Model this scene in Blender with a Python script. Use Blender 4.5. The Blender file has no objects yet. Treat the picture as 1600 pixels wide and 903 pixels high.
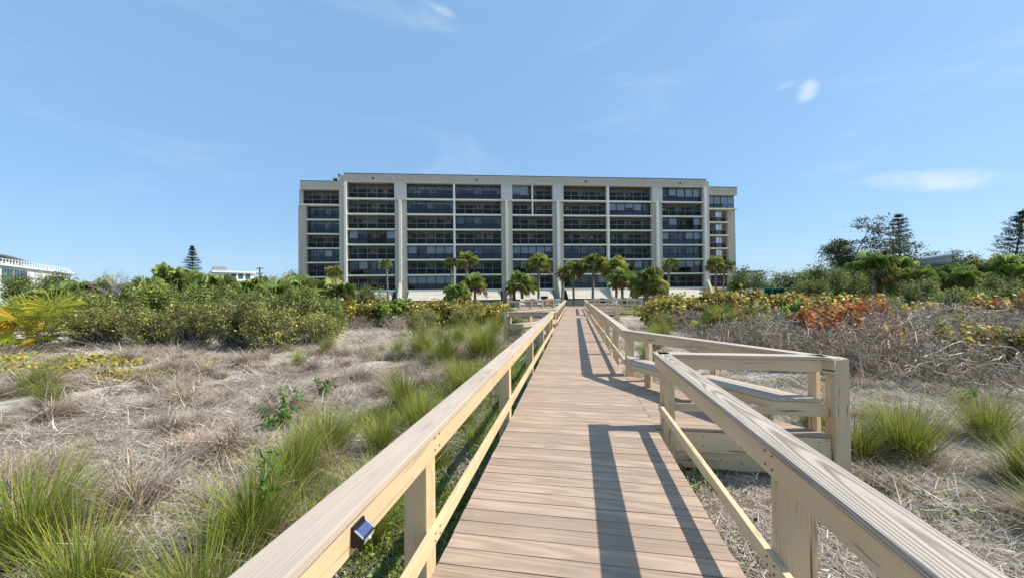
import bpy, bmesh, math, random
import numpy as np
from mathutils import Matrix, Vector

rng = np.random.default_rng(7)
random.seed(7)
R = math.radians
scene = bpy.context.scene
COL = scene.collection

# ------------------------------------------------------------------ camera
cam_d = bpy.data.cameras.new('camera')
cam = bpy.data.objects.new('camera', cam_d)
COL.objects.link(cam)
scene.camera = cam
cam_d.sensor_width = 36.0
cam_d.lens = 570.0 / 1600.0 * 36.0
cam_d.clip_start = 0.05
cam_d.clip_end = 4000.0
cam.matrix_world = (Matrix.Translation((0, 0, 1.65)) @ Matrix.Rotation(R(9.66), 4, 'Z')
                    @ Matrix.Rotation(R(90.6), 4, 'X') @ Matrix.Rotation(-0.0105, 4, 'Z'))

# ------------------------------------------------------------------ sky and sun
SUN_EL, SUN_DELTA = R(47.0), R(12.0)          # azimuth: DELTA from +X towards +Y
sun_vec = Vector((math.cos(SUN_EL) * math.cos(SUN_DELTA), math.cos(SUN_EL) * math.sin(SUN_DELTA), math.sin(SUN_EL)))
sd = bpy.data.lights.new('sun', 'SUN')
sd.energy = 4.6
sd.angle = R(0.53)
sd.color = (1.0, 0.93, 0.82)
sun = bpy.data.objects.new('sun', sd)
COL.objects.link(sun)
sun.rotation_euler = sun_vec.to_track_quat('Z', 'Y').to_euler()

world = bpy.data.worlds.new('World')
scene.world = world
world.use_nodes = True
wn, wl = world.node_tree.nodes, world.node_tree.links
wn.clear()
w_out = wn.new('ShaderNodeOutputWorld')
w_bg = wn.new('ShaderNodeBackground')
w_bg.inputs['Strength'].default_value = 0.115
w_sky = wn.new('ShaderNodeTexSky')
w_sky.sky_type = 'NISHITA'
w_sky.sun_disc = False
w_sky.sun_elevation = SUN_EL
w_sky.sun_rotation = math.pi / 2 - SUN_DELTA
w_sky.altitude = 0.0
w_sky.air_density = 1.0
w_sky.dust_density = 0.6
w_sky.ozone_density = 2.5


def world_clouds():
    """thin wisps of cirrus and two small separate clouds, by direction in the sky"""
    tc = wn.new('ShaderNodeTexCoord')

    def math_(op, a, b=None, c=None):
        n = wn.new('ShaderNodeMath')
        n.operation = op
        for i, v in enumerate((a, b, c)):
            if v is None:
                continue
            if isinstance(v, (int, float)):
                n.inputs[i].default_value = v
            else:
                wl.new(v, n.inputs[i])
        return n.outputs[0]
    mp = wn.new('ShaderNodeMapping')
    mp.inputs['Scale'].default_value = (1.1, 2.2, 5.5)
    wl.new(tc.outputs['Generated'], mp.inputs['Vector'])
    nz = wn.new('ShaderNodeTexNoise')
    nz.inputs['Scale'].default_value = 1.6
    nz.inputs['Detail'].default_value = 7.0
    nz.inputs['Roughness'].default_value = 0.55
    nz.inputs['Distortion'].default_value = 0.6
    wl.new(mp.outputs[0], nz.inputs['Vector'])
    mr = wn.new('ShaderNodeMapRange')
    mr.interpolation_type = 'SMOOTHSTEP'
    mr.inputs['From Min'].default_value = 0.50
    mr.inputs['From Max'].default_value = 0.80
    mr.inputs['To Max'].default_value = 0.17
    wl.new(nz.outputs[0], mr.inputs['Value'])
    total = mr.outputs[0]
    nf = wn.new('ShaderNodeTexNoise')
    nf.inputs['Scale'].default_value = 14.0
    nf.inputs['Detail'].default_value = 6.0
    nf.inputs['Distortion'].default_value = 0.5
    mp2 = wn.new('ShaderNodeMapping')
    mp2.inputs['Scale'].default_value = (1.0, 1.0, 2.2)
    wl.new(tc.outputs['Generated'], mp2.inputs['Vector'])
    wl.new(mp2.outputs[0], nf.inputs['Vector'])
    # centre direction, half width, half height, tilt, strength
    for cdir, hw, hh, tilt, st in CLOUDS:
        d = Vector(cdir).normalized()
        right = d.cross(Vector((0, 0, 1))).normalized()
        up = right.cross(d)
        r2 = right * math.cos(tilt) + up * math.sin(tilt)
        u2 = up * math.cos(tilt) - right * math.sin(tilt)

        def dot(vec):
            n = wn.new('ShaderNodeVectorMath')
            n.operation = 'DOT_PRODUCT'
            wl.new(tc.outputs['Generated'], n.inputs[0])
            n.inputs[1].default_value = vec
            return n.outputs['Value']
        a = math_('DIVIDE', dot(r2), hw)
        b = math_('DIVIDE', dot(u2), hh)
        rr = math_('ADD', math_('MULTIPLY', a, a), math_('MULTIPLY', b, b))
        wob = math_('MULTIPLY', math_('SUBTRACT', nf.outputs[0], 0.5), 2.6)
        e = math_('ADD', rr, wob)
        m = wn.new('ShaderNodeMapRange')
        m.interpolation_type = 'SMOOTHSTEP'
        m.inputs['From Min'].default_value = 1.1
        m.inputs['From Max'].default_value = -1.1
        m.inputs['To Max'].default_value = st
        wl.new(e, m.inputs['Value'])
        front = math_('GREATER_THAN', dot(d), 0.5)
        total = math_('MAXIMUM', total, math_('MULTIPLY', m.outputs[0], front))
    mix = wn.new('ShaderNodeMix')
    mix.data_type = 'RGBA'
    wl.new(total, mix.inputs['Factor'])
    return mix


CLOUDS = [((0.456, 0.798, 0.394), 0.026, 0.020, 0.9, 0.8),
          ((0.425, 0.808, 0.408), 0.030, 0.008, 0.1, 0.30),
          ((0.627, 0.756, 0.19), 0.105, 0.022, -0.20, 0.66),
          ((-0.27, 0.745, 0.608), 0.05, 0.010, -0.30, 0.42),
          ((-0.36, 0.72, 0.595), 0.16, 0.03, 0.0, 0.22)]
w_mix = world_clouds()
w_gm = wn.new('ShaderNodeHueSaturation')
w_gm.inputs['Saturation'].default_value = 1.0
w_gm.inputs['Value'].default_value = 1.0
wl.new(w_sky.outputs[0], w_gm.inputs['Color'])
w_hz = wn.new('ShaderNodeMix')          # even sea haze over the whole dome
w_hz.data_type = 'RGBA'
w_hz.inputs['Factor'].default_value = 0.62
wl.new(w_gm.outputs[0], w_hz.inputs[6])
w_hz.inputs[7].default_value = (2.0, 3.9, 6.3, 1)
wl.new(w_hz.outputs[2], w_mix.inputs[6])
w_mix.inputs[7].default_value = (6.2, 6.5, 6.9, 1)
wl.new(w_mix.outputs[2], w_bg.inputs['Color'])
wl.new(w_bg.outputs[0], w_out.inputs['Surface'])

scene.view_settings.view_transform = 'Standard'
scene.view_settings.look = 'None'
scene.view_settings.gamma = 1.0
scene.view_settings.exposure = 0.45
scene.view_settings.use_curve_mapping = False
scene.render.engine = 'CYCLES'
scene.cycles.max_bounces = 6
scene.cycles.transparent_max_bounces = 12
scene.cycles.use_denoising = True

# ------------------------------------------------------------------ materials
MATS = {}


def newmat(name):
    m = bpy.data.materials.new(name)
    m.use_nodes = True
    n, l = m.node_tree.nodes, m.node_tree.links
    n.clear()
    o = n.new('ShaderNodeOutputMaterial')
    MATS[name] = m
    return m, n, l, o


def ramp(n, stops):
    r = n.new('ShaderNodeValToRGB')
    e = r.color_ramp.elements
    while len(e) < len(stops):
        e.new(0.5)
    for el, (p, c) in zip(e, stops):
        el.position = p
        el.color = (c[0], c[1], c[2], 1)
    return r


def plain(name, col, rough=0.7, metal=0.0, nscale=6.0, var=0.15, bump=0.15, spec=0.3, coord='Object', stretch=(1, 1, 1), stain=0.0):
    """painted or mineral surface: two octaves of mottling, fine relief"""
    m, n, l, o = newmat(name)
    b = n.new('ShaderNodeBsdfPrincipled')
    tc = n.new('ShaderNodeTexCoord')
    mp = n.new('ShaderNodeMapping')
    mp.inputs['Scale'].default_value = stretch
    l.new(tc.outputs[coord], mp.inputs['Vector'])
    nz = n.new('ShaderNodeTexNoise')
    nz.inputs['Scale'].default_value = nscale
    nz.inputs['Detail'].default_value = 8
    nz.inputs['Roughness'].default_value = 0.65
    l.new(mp.outputs[0], nz.inputs['Vector'])
    c = np.array(col)
    rp = ramp(n, [(0.25, c * (1 - var)), (0.55, c), (0.8, np.minimum(c * (1 + var), 0.9))])
    l.new(nz.outputs[0], rp.inputs[0])
    src = rp.outputs[0]
    if stain > 0:
        nz2 = n.new('ShaderNodeTexNoise')
        nz2.inputs['Scale'].default_value = nscale * 0.35
        nz2.inputs['Detail'].default_value = 9
        mp2 = n.new('ShaderNodeMapping')
        mp2.inputs['Scale'].default_value = (1, 1, 0.25)
        l.new(tc.outputs[coord], mp2.inputs['Vector'])
        l.new(mp2.outputs[0], nz2.inputs['Vector'])
        mr = n.new('ShaderNodeMapRange')
        mr.inputs['From Min'].default_value = 0.5
        mr.inputs['From Max'].default_value = 0.75
        mr.inputs['To Max'].default_value = stain
        l.new(nz2.outputs[0], mr.inputs['Value'])
        mx = n.new('ShaderNodeMix')
        mx.data_type = 'RGBA'
        l.new(mr.outputs[0], mx.inputs['Factor'])
        l.new(src, mx.inputs[6])
        mx.inputs[7].default_value = (c[0] * .5, c[1] * .46, c[2] * .4, 1)
        src = mx.outputs[2]
    l.new(src, b.inputs['Base Color'])
    b.inputs['Roughness'].default_value = rough
    b.inputs['Metallic'].default_value = metal
    b.inputs['Specular IOR Level'].default_value = spec
    if bump > 0:
        bp = n.new('ShaderNodeBump')
        bp.inputs['Strength'].default_value = bump
        bp.inputs['Distance'].default_value = 0.02
        l.new(nz.outputs[0], bp.inputs['Height'])
        l.new(bp.outputs[0], b.inputs['Normal'])
    l.new(b.outputs[0], o.inputs['Surface'])
    return m


def wood(name, light, dark, grain=1.0, ring=14.0, rough=0.75, bump=0.35, objvar=0.12, contrast=1.0, crack=0.0, blot=None, wander=0.05, tilt=0.22, late=0.0):
    """board: local X runs along the grain; growth rings cut by the board face, fibres, per-board tone"""
    m, n, l, o = newmat(name)
    b = n.new('ShaderNodeBsdfPrincipled')
    tc = n.new('ShaderNodeTexCoord')
    oi = n.new('ShaderNodeObjectInfo')
    # every board is cut from a different place of the log
    sh = n.new('ShaderNodeVectorMath')
    sh.operation = 'MULTIPLY_ADD'
    cb = n.new('ShaderNodeCombineXYZ')
    for i, k in enumerate((31.0, 0.05, 0.25)):
        mm = n.new('ShaderNodeMath')
        mm.operation = 'MULTIPLY'
        mm.inputs[1].default_value = k
        l.new(oi.outputs['Random'], mm.inputs[0])
        l.new(mm.outputs[0], cb.inputs[i])
    l.new(tc.outputs['Object'], sh.inputs[0])
    sh.inputs[1].default_value = (1, 1, 1)
    l.new(cb.outputs[0], sh.inputs[2])
    # rings
    mp = n.new('ShaderNodeMapping')
    mp.inputs['Scale'].default_value = (0.16, 1, 1)
    mp.inputs['Location'].default_value = (0, -wander * .5, -wander * .8 - .02)
    mp.inputs['Rotation'].default_value = (0, tilt, 0.0)
    l.new(sh.outputs[0], mp.inputs['Vector'])
    nd = n.new('ShaderNodeTexNoise')
    nd.inputs['Scale'].default_value = 5.0
    nd.inputs['Detail'].default_value = 2
    l.new(mp.outputs[0], nd.inputs['Vector'])
    va = n.new('ShaderNodeVectorMath')
    va.operation = 'MULTIPLY_ADD'
    l.new(nd.outputs['Color'], va.inputs[0])
    va.inputs[1].default_value = (0.0, wander, wander * 1.6)
    l.new(mp.outputs[0], va.inputs[2])
    wv = n.new('ShaderNodeTexWave')
    wv.wave_type = 'RINGS'
    wv.rings_direction = 'X'
    wv.inputs['Scale'].default_value = ring
    wv.inputs['Distortion'].default_value = 0.6
    wv.inputs['Detail'].default_value = 2
    wv.inputs['Detail Scale'].default_value = 3
    l.new(va.outputs[0], wv.inputs['Vector'])
    # fibres
    mf = n.new('ShaderNodeMapping')
    mf.inputs['Scale'].default_value = (2.0, 90, 90)
    l.new(sh.outputs[0], mf.inputs['Vector'])
    nf = n.new('ShaderNodeTexNoise')
    nf.inputs['Scale'].default_value = 1.6
    nf.inputs['Detail'].default_value = 4
    l.new(mf.outputs[0], nf.inputs['Vector'])
    mixv = n.new('ShaderNodeMix')
    mixv.data_type = 'FLOAT'
    mixv.inputs['Factor'].default_value = 1.0 - 0.5 * grain
    l.new(wv.outputs['Fac'], mixv.inputs[2])
    l.new(nf.outputs[0], mixv.inputs[3])
    L, D = np.array(light), np.array(dark)
    mid = (L + D) / 2
    rp = ramp(n, [(0.5 - 0.35 / contrast - late, D), (0.5 - late, mid * 1.05), (0.5 + 0.28 / contrast - late, L)])
    l.new(mixv.outputs[0], rp.inputs[0])
    # large weathering
    nb = n.new('ShaderNodeTexNoise')
    nb.inputs['Scale'].default_value = 2.3
    nb.inputs['Detail'].default_value = 6
    nb.inputs['Roughness'].default_value = 0.6
    mb = n.new('ShaderNodeMapping')
    mb.inputs['Scale'].default_value = (0.6, 2.5, 2.5)
    l.new(sh.outputs[0], mb.inputs['Vector'])
    l.new(mb.outputs[0], nb.inputs['Vector'])
    hv = n.new('ShaderNodeHueSaturation')
    l.new(rp.outputs[0], hv.inputs['Color'])
    vv = n.new('ShaderNodeMath')
    vv.operation = 'MULTIPLY_ADD'
    l.new(nb.outputs[0], vv.inputs[0])
    vv.inputs[1].default_value = 0.5
    v2 = n.new('ShaderNodeMath')
    v2.operation = 'MULTIPLY_ADD'
    l.new(oi.outputs['Random'], v2.inputs[0])
    v2.inputs[1].default_value = 2 * objvar
    v2.inputs[2].default_value = 0.75 - objvar
    l.new(v2.outputs[0], vv.inputs[2])
    l.new(vv.outputs[0], hv.inputs['Value'])
    src = hv.outputs[0]
    hgt = mixv.outputs[0]
    if blot is not None:
        ng = n.new('ShaderNodeTexNoise')
        ng.inputs['Scale'].default_value = 5.0
        ng.inputs['Detail'].default_value = 8
        ng.inputs['Roughness'].default_value = 0.7
        geo = n.new('ShaderNodeNewGeometry')
        l.new(geo.outputs['Position'], ng.inputs['Vector'])
        mr = n.new('ShaderNodeMapRange')
        mr.inputs['From Min'].default_value = 0.62
        mr.inputs['From Max'].default_value = 0.72
        mr.inputs['To Max'].default_value = 0.35
        l.new(ng.outputs[0], mr.inputs['Value'])
        mx = n.new('ShaderNodeMix')
        mx.data_type = 'RGBA'
        l.new(mr.outputs[0], mx.inputs['Factor'])
        l.new(src, mx.inputs[6])
        mx.inputs[7].default_value = (*blot, 1)
        src = mx.outputs[2]
    if crack > 0:
        mc = n.new('ShaderNodeMapping')
        mc.inputs['Scale'].default_value = (1.6, 26, 26)
        l.new(sh.outputs[0], mc.inputs['Vector'])
        nc = n.new('ShaderNodeTexNoise')
        nc.inputs['Scale'].default_value = 1.0
        nc.inputs['Detail'].default_value = 5
        nc.inputs['Distortion'].default_value = 0.4
        l.new(mc.outputs[0], nc.inputs['Vector'])
        mr = n.new('ShaderNodeMapRange')
        mr.inputs['From Min'].default_value = 0.62
        mr.inputs['From Max'].default_value = 0.69
        mr.inputs['To Max'].default_value = crack
        l.new(nc.outputs[0], mr.inputs['Value'])
        mx = n.new('ShaderNodeMix')
        mx.data_type = 'RGBA'
        l.new(mr.outputs[0], mx.inputs['Factor'])
        l.new(src, mx.inputs[6])
        mx.inputs[7].default_value = (0.10, 0.075, 0.05, 1)
        src = mx.outputs[2]
    l.new(src, b.inputs['Base Color'])
    b.inputs['Roughness'].default_value = rough
    b.inputs['Specular IOR Level'].default_value = 0.25
    bp = n.new('ShaderNodeBump')
    bp.inputs['Strength'].default_value = bump
    bp.inputs['Distance'].default_value = 0.004
    l.new(hgt, bp.inputs['Height'])
    l.new(bp.outputs[0], b.inputs['Normal'])
    l.new(b.outputs[0], o.inputs['Surface'])
    return m


def foliage(name, rough=0.55, trans=0.3, objvar=0.18, spec=0.3):
    """leaves and blades: colour of each leaf from the mesh, tone of each plant from the object"""
    m, n, l, o = newmat(name)
    at = n.new('ShaderNodeAttribute')
    at.attribute_name = 'Col'
    oi = n.new('ShaderNodeObjectInfo')
    hv = n.new('ShaderNodeHueSaturation')
    l.new(at.outputs['Color'], hv.inputs['Color'])
    v2 = n.new('ShaderNodeMath')
    v2.operation = 'MULTIPLY_ADD'
    l.new(oi.outputs['Random'], v2.inputs[0])
    v2.inputs[1].default_value = 2 * objvar
    v2.inputs[2].default_value = 1.0 - objvar
    l.new(v2.outputs[0], hv.inputs['Value'])
    b = n.new('ShaderNodeBsdfPrincipled')
    b.inputs['Roughness'].default_value = rough
    b.inputs['Specular IOR Level'].default_value = spec
    l.new(hv.outputs[0], b.inputs['Base Color'])
    t = n.new('ShaderNodeBsdfTranslucent')
    l.new(hv.outputs[0], t.inputs['Color'])
    mx = n.new('ShaderNodeMixShader')
    mx.inputs[0].default_value = trans
    l.new(b.outputs[0], mx.inputs[1])
    l.new(t.outputs[0], mx.inputs[2])
    l.new(mx.outputs[0], o.inputs['Surface'])
    return m


def glassmat(name, tint, refl=1.0, transp=0.75, rough=0.02):
    m, n, l, o = newmat(name)
    tr = n.new('ShaderNodeBsdfTransparent')
    tr.inputs['Color'].default_value = (tint[0] * transp, tint[1] * transp, tint[2] * transp, 1)
    g = n.new('ShaderNodeBsdfGlossy')
    g.inputs['Roughness'].default_value = rough
    nz = n.new('ShaderNodeTexNoise')
    nz.inputs['Scale'].default_value = 0.35
    tc = n.new('ShaderNodeTexCoord')
    l.new(tc.outputs['Object'], nz.inputs['Vector'])
    bp = n.new('ShaderNodeBump')
    bp.inputs['Strength'].default_value = 0.05
    bp.inputs['Distance'].default_value = 0.01
    l.new(nz.outputs[0], bp.inputs['Height'])
    l.new(bp.outputs[0], g.inputs['Normal'])
    fr = n.new('ShaderNodeFresnel')
    fr.inputs['IOR'].default_value = 1.0 + 0.6 * refl
    mx = n.new('ShaderNodeMixShader')
    l.new(fr.outputs[0], mx.inputs[0])
    l.new(tr.outputs[0], mx.inputs[1])
    l.new(g.outputs[0], mx.inputs[2])
    l.new(mx.outputs[0], o.inputs['Surface'])
    return m


def screenmat(name, col, opacity):
    m, n, l, o = newmat(name)
    tr = n.new('ShaderNodeBsdfTransparent')
    d = n.new('ShaderNodeBsdfDiffuse')
    d.inputs['Color'].default_value = (*col, 1)
    mx = n.new('ShaderNodeMixShader')
    mx.inputs[0].default_value = opacity
    l.new(tr.outputs[0], mx.inputs[1])
    l.new(d.outputs[0], mx.inputs[2])
    l.new(mx.outputs[0], o.inputs['Surface'])
    return m


wood('deck_board', (0.44, 0.33, 0.25), (0.29, 0.207, 0.15), grain=0.8, ring=20, bump=0.3, objvar=0.11, blot=(0.56, 0.48, 0.39), wander=.03, tilt=.12, late=.04)
wood('cap_weathered', (0.52, 0.435, 0.35), (0.40, 0.325, 0.255), grain=0.7, ring=40, bump=0.2, objvar=0.07, contrast=0.85, crack=0.35, wander=.03, tilt=.10, late=.08)
wood('cap_grey', (0.49, 0.425, 0.36), (0.19, 0.155, 0.125), grain=1.0, ring=34, bump=0.35, objvar=0.06, contrast=1.25, crack=0.4, wander=0.035, tilt=.11, late=.08)
wood('rail_cream', (0.62, 0.475, 0.28), (0.53, 0.39, 0.22), grain=0.8, ring=26, bump=0.15, objvar=0.07, crack=0.35, blot=(.47, .36, .22))
wood('rail_old', (0.66, 0.515, 0.33), (0.54, 0.41, 0.25), grain=0.6, ring=26, bump=0.2, objvar=0.08, crack=0.9, blot=(.50, .42, .30))
plain('stucco', (0.51, 0.46, 0.385), rough=0.9, nscale=1.6, var=0.10, bump=0.2, stain=0.2)
plain('stucco_panel', (0.56, 0.55, 0.52), rough=0.85, nscale=2.0, var=0.10, bump=0.12, stain=0.15)
plain('white_edge', (0.82, 0.80, 0.74), rough=0.7, nscale=2.0, var=0.08, bump=0.05)
plain('balcony_wall', (0.64, 0.635, 0.61), rough=0.8, nscale=1.5, var=0.08, bump=0.05)
plain('siding', (0.66, 0.61, 0.52), rough=0.8, nscale=3.0, var=0.10, bump=0.1, stain=0.2)
plain('roof_metal_dark', (0.12, 0.15, 0.18), rough=0.5, nscale=2, var=0.1, bump=0.05)
plain('frame_dark', (0.022, 0.024, 0.028), rough=0.45, nscale=4, var=0.2, bump=0.0)
plain('frame_light', (0.27, 0.27, 0.26), rough=0.5, nscale=4, var=0.1, bump=0.0)
plain('blind', (0.80, 0.80, 0.77), rough=0.8, nscale=2, var=0.12, bump=0.0, stretch=(0.3, 1, 1))
plain('blind_teal', (0.16, 0.33, 0.36), rough=0.7, nscale=2, var=0.15, bump=0.0)
plain('door_glass', (0.03, 0.05, 0.085), rough=0.12, nscale=0.7, var=0.6, bump=0.0, spec=0.6)
plain('gap_shade', (0.03, 0.03, 0.03), rough=0.9)  # near-black colour standing in for the shade under the skirt
plain('lower_wall', (0.33, 0.34, 0.32), rough=0.9, nscale=2.0, var=0.1, bump=0.1, stain=0.25)
plain('white_house', (0.72, 0.73, 0.72), rough=0.8, nscale=0.6, var=0.06, bump=0.02)
plain('house_roof', (0.24, 0.26, 0.29), rough=0.5, nscale=0.9, var=0.12, bump=0.05, stretch=(3, .2, 1))
plain('house_wall', (0.50, 0.40, 0.33), rough=0.8, nscale=1, var=0.1)
plain('house_glass', (0.05, 0.09, 0.14), rough=0.1, nscale=0.5, var=0.4, bump=0, spec=0.6)
plain('bark', (0.20, 0.165, 0.13), rough=0.9, nscale=9, var=0.4, bump=0.8, stretch=(1, 1, 0.5))
plain('palm_bark', (0.27, 0.225, 0.185), rough=0.9, nscale=5, var=0.4, bump=0.9, stretch=(1, 1, 3.0))
plain('twig_grey', (0.27, 0.245, 0.22), rough=0.9, nscale=7, var=0.35, bump=0.2)
plain('black_plastic', (0.012, 0.011, 0.012), rough=0.45, nscale=20, var=0.2, bump=0.0)
plain('screw', (.16, .11, .07), rough=.6, bump=0)
plain('solar_cell', (0.03, 0.07, 0.22), rough=0.12, nscale=30, var=0.25, bump=0.0, spec=0.6)
plain('cell_line', (0.30, 0.36, 0.48), rough=0.3, bump=0.0)
plain('grey_plastic', (0.35, 0.34, 0.33), rough=0.4, bump=0.0)
plain('chair_white', (0.70, 0.69, 0.66), rough=0.6, bump=0.0)
plain('chair_tan', (0.45, 0.28, 0.18), rough=0.7, bump=0.0)
plain('pole_wood', (0.20, 0.18, 0.16), rough=0.9, bump=0.1)
plain('galvanised', (0.45, 0.46, 0.46), rough=0.4, metal=0.6, bump=0.0)
foliage('leaf', rough=0.5, trans=0.28, spec=0.35)
foliage('palm_leaf', rough=0.40, trans=0.5, objvar=0.12, spec=0.45)
foliage('blade', rough=0.6, trans=0.30, objvar=0.12)
foliage('straw', rough=0.8, trans=0.15, objvar=0.22, spec=0.15)
glassmat('pane_glass', (0.92, 0.96, 1.0), refl=0.72, transp=0.88)
screenmat('pane_screen', (0.05, 0.05, 0.055), 0.30)
screenmat('rail_screen', (0.035, 0.036, 0.04), 0.62)
screenmat('fence_screen', (0.01, 0.06, 0.05), 0.85)


def ground_mat():
    m, n, l, o = newmat('ground_sand')
    b = n.new('ShaderNodeBsdfPrincipled')
    geo = n.new('ShaderNodeNewGeometry')
    sp = n.new('ShaderNodeSeparateXYZ')
    l.new(geo.outputs['Position'], sp.inputs[0])

    def noise(s, d=6, r=0.6, dist=0.0):
        z = n.new('ShaderNodeTexNoise')
        z.inputs['Scale'].default_value = s
        z.inputs['Detail'].default_value = d
        z.inputs['Roughness'].default_value = r
        z.inputs['Distortion'].default_value = dist
        l.new(geo.outputs['Position'], z.inputs['Vector'])
        return z.outputs[0]

    def rng_(v, a, b_, lo=0.0, hi=1.0):
        r = n.new('ShaderNodeMapRange')
        r.inputs['From Min'].default_value = a
        r.inputs['From Max'].default_value = b_
        r.inputs['To Min'].default_value = lo
        r.inputs['To Max'].default_value = hi
        l.new(v, r.inputs['Value'])
        return r.outputs[0]

    def mix(f, a, c):
        x = n.new('ShaderNodeMix')
        x.data_type = 'RGBA'
        l.new(f, x.inputs['Factor'])
        for s, v in ((6, a), (7, c)):
            if isinstance(v, tuple):
                x.inputs[s].default_value = (*v, 1)
            else:
                l.new(v, x.inputs[s])
        return x.outputs[2]

    def mul(a, c):
        x = n.new('ShaderNodeMath')
        x.operation = 'MULTIPLY'
        l.new(a, x.inputs[0])
        l.new(c, x.inputs[1])
        return x.outputs[0]
    fine = noise(55, 8, 0.75, 0.3)
    sand = mix(rng_(fine, 0.3, 0.7), (0.46, 0.41, 0.345), (0.78, 0.73, 0.64))
    litter = mix(rng_(fine, 0.35, 0.65), (0.10, 0.078, 0.055), (0.36, 0.295, 0.22))
    c = mix(rng_(noise(1.3, 8, 0.65, 0.4), 0.40, 0.60), sand, litter)
    c = mix(rng_(noise(0.9, 6, 0.7), 0.58, 0.72, 0, 0.6), c, (0.16, 0.17, 0.05))
    # lawn strip before the building, scrub floor far out
    lawn = mix(rng_(noise(3.0), 0.3, 0.7), (0.10, 0.13, 0.03), (0.26, 0.22, 0.08))
    c = mix(rng_(sp.outputs[1], 38.0, 44.0), c, lawn)
    c = mix(rng_(sp.outputs[1], 110.0, 160.0), c, (0.07, 0.085, 0.03))
    l.new(c, b.inputs['Base Color'])
    b.inputs['Roughness'].default_value = 0.95
    b.inputs['Specular IOR Level'].default_value = 0.1
    bp = n.new('ShaderNodeBump')
    bp.inputs['Strength'].default_value = 0.9
    bp.inputs['Distance'].default_value = 0.03
    l.new(fine, bp.inputs['Height'])
    l.new(bp.outputs[0], b.inputs['Normal'])
    l.new(b.outputs[0], o.inputs['Surface'])


ground_mat()

# ------------------------------------------------------------------ object helpers


def tag(o, label=None, cat=None, group=None, kind=None):
    for k, v in (('label', label), ('category', cat), ('group', group), ('kind', kind)):
        if v:
            o[k] = v
    return o


def link(name, me, parent=None, loc=None, rot=None, scl=None):
    o = bpy.data.objects.new(name, me)
    COL.objects.link(o)
    if parent is not None:
        o.parent = parent
    if loc is not None:
        o.location = loc
    if rot is not None:
        o.rotation_euler = rot
    if scl is not None:
        o.scale = scl
    return o


def empty(name, loc=(0, 0, 0), rz=0.0):
    o = link(name, None, None, loc, (0, 0, rz))
    o.empty_display_size = 0.2
    return o


def npmesh(name, V, faces, mat, col=None, smooth=False):
    """V (n,3); faces: list of integer arrays (m,k)"""
    me = bpy.data.meshes.new(name)
    V = np.asarray(V, dtype=np.float32)
    me.vertices.add(len(V))
    me.vertices.foreach_set('co', V.ravel())
    faces = [np.asarray(f, dtype=np.int32) for f in faces if len(f)]
    nl = sum(f.size for f in faces)
    npoly = sum(len(f) for f in faces)
    me.loops.add(nl)
    me.polygons.add(npoly)
    me.loops.foreach_set('vertex_index', np.concatenate([f.ravel() for f in faces]))
    tot = np.concatenate([np.full(len(f), f.shape[1], np.int32) for f in faces])
    start = np.concatenate([[0], np.cumsum(tot)[:-1]]).astype(np.int32)
    me.polygons.foreach_set('loop_start', start)
    me.polygons.foreach_set('loop_total', tot)
    me.polygons.foreach_set('use_smooth', np.full(npoly, bool(smooth)))
    me.update(calc_edges=True)
    if col is not None:
        a = me.color_attributes.new('Col', 'FLOAT_COLOR', 'POINT')
        c4 = np.ones((len(V), 4), np.float32)
        c4[:, :3] = np.clip(col, 0, 1)
        a.data.foreach_set('color', c4.ravel())
    me.materials.append(MATS[mat])
    return me


BOXF = np.array([[0, 3, 2, 1], [4, 5, 6, 7], [0, 1, 5, 4], [1, 2, 6, 5], [2, 3, 7, 6], [3, 0, 4, 7]])


def boxverts(x0, x1, y0, y1, z0, z1):
    return np.array([[x0, y0, z0], [x1, y0, z0], [x1, y1, z0], [x0, y1, z0],
                     [x0, y0, z1], [x1, y0, z1], [x1, y1, z1], [x0, y1, z1]], float)


def boxes_mesh(name, boxes, mat):
    V = np.concatenate([boxverts(*b) for b in boxes])
    F = np.concatenate([BOXF + 8 * i for i in range(len(boxes))])
    return npmesh(name, V, [F], mat)


_bevcache = {}


def bevbox(sx, sy, sz, mat, bev=0.005):
    """box centred on the origin with softened edges, shared between alike pieces"""
    k = (round(sx, 4), round(sy, 4), round(sz, 4), mat, bev)
    if k in _bevcache:
        return _bevcache[k]
    bm = bmesh.new()
    bmesh.ops.create_cube(bm, size=1.0)
    for v in bm.verts:
        v.co.x *= sx
        v.co.y *= sy
        v.co.z *= sz
    if bev > 0:
        bmesh.ops.bevel(bm, geom=list(bm.edges), offset=bev, segments=2, profile=0.6, affect='EDGES')
    me = bpy.data.meshes.new('beam')
    bm.to_mesh(me)
    bm.free()
    me.materials.append(MATS[mat])
    _bevcache[k] = me
    return me


def beam(name, parent, p, q, w, h, mat, bev=0.005, twist=0.0):
    """straight timber from p to q; width w lies level, height h stands"""
    p, q = Vector(p), Vector(q)
    d = q - p
    L = d.length
    x = d.normalized()
    up = Vector((0, 0, 1))
    if abs(x.z) > 0.98:
        up = Vector((0, 1, 0))
    y = up.cross(x).normalized()
    z = x.cross(y)
    M = Matrix((x, y, z)).transposed().to_4x4()
    if twist:
        M = M @ Matrix.Rotation(twist, 4, 'X')
    M.translation = (p + q) / 2
    o = link(name, bevbox(L, w, h, mat, bev), parent)
    o.matrix_basis = M
    return o


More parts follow.
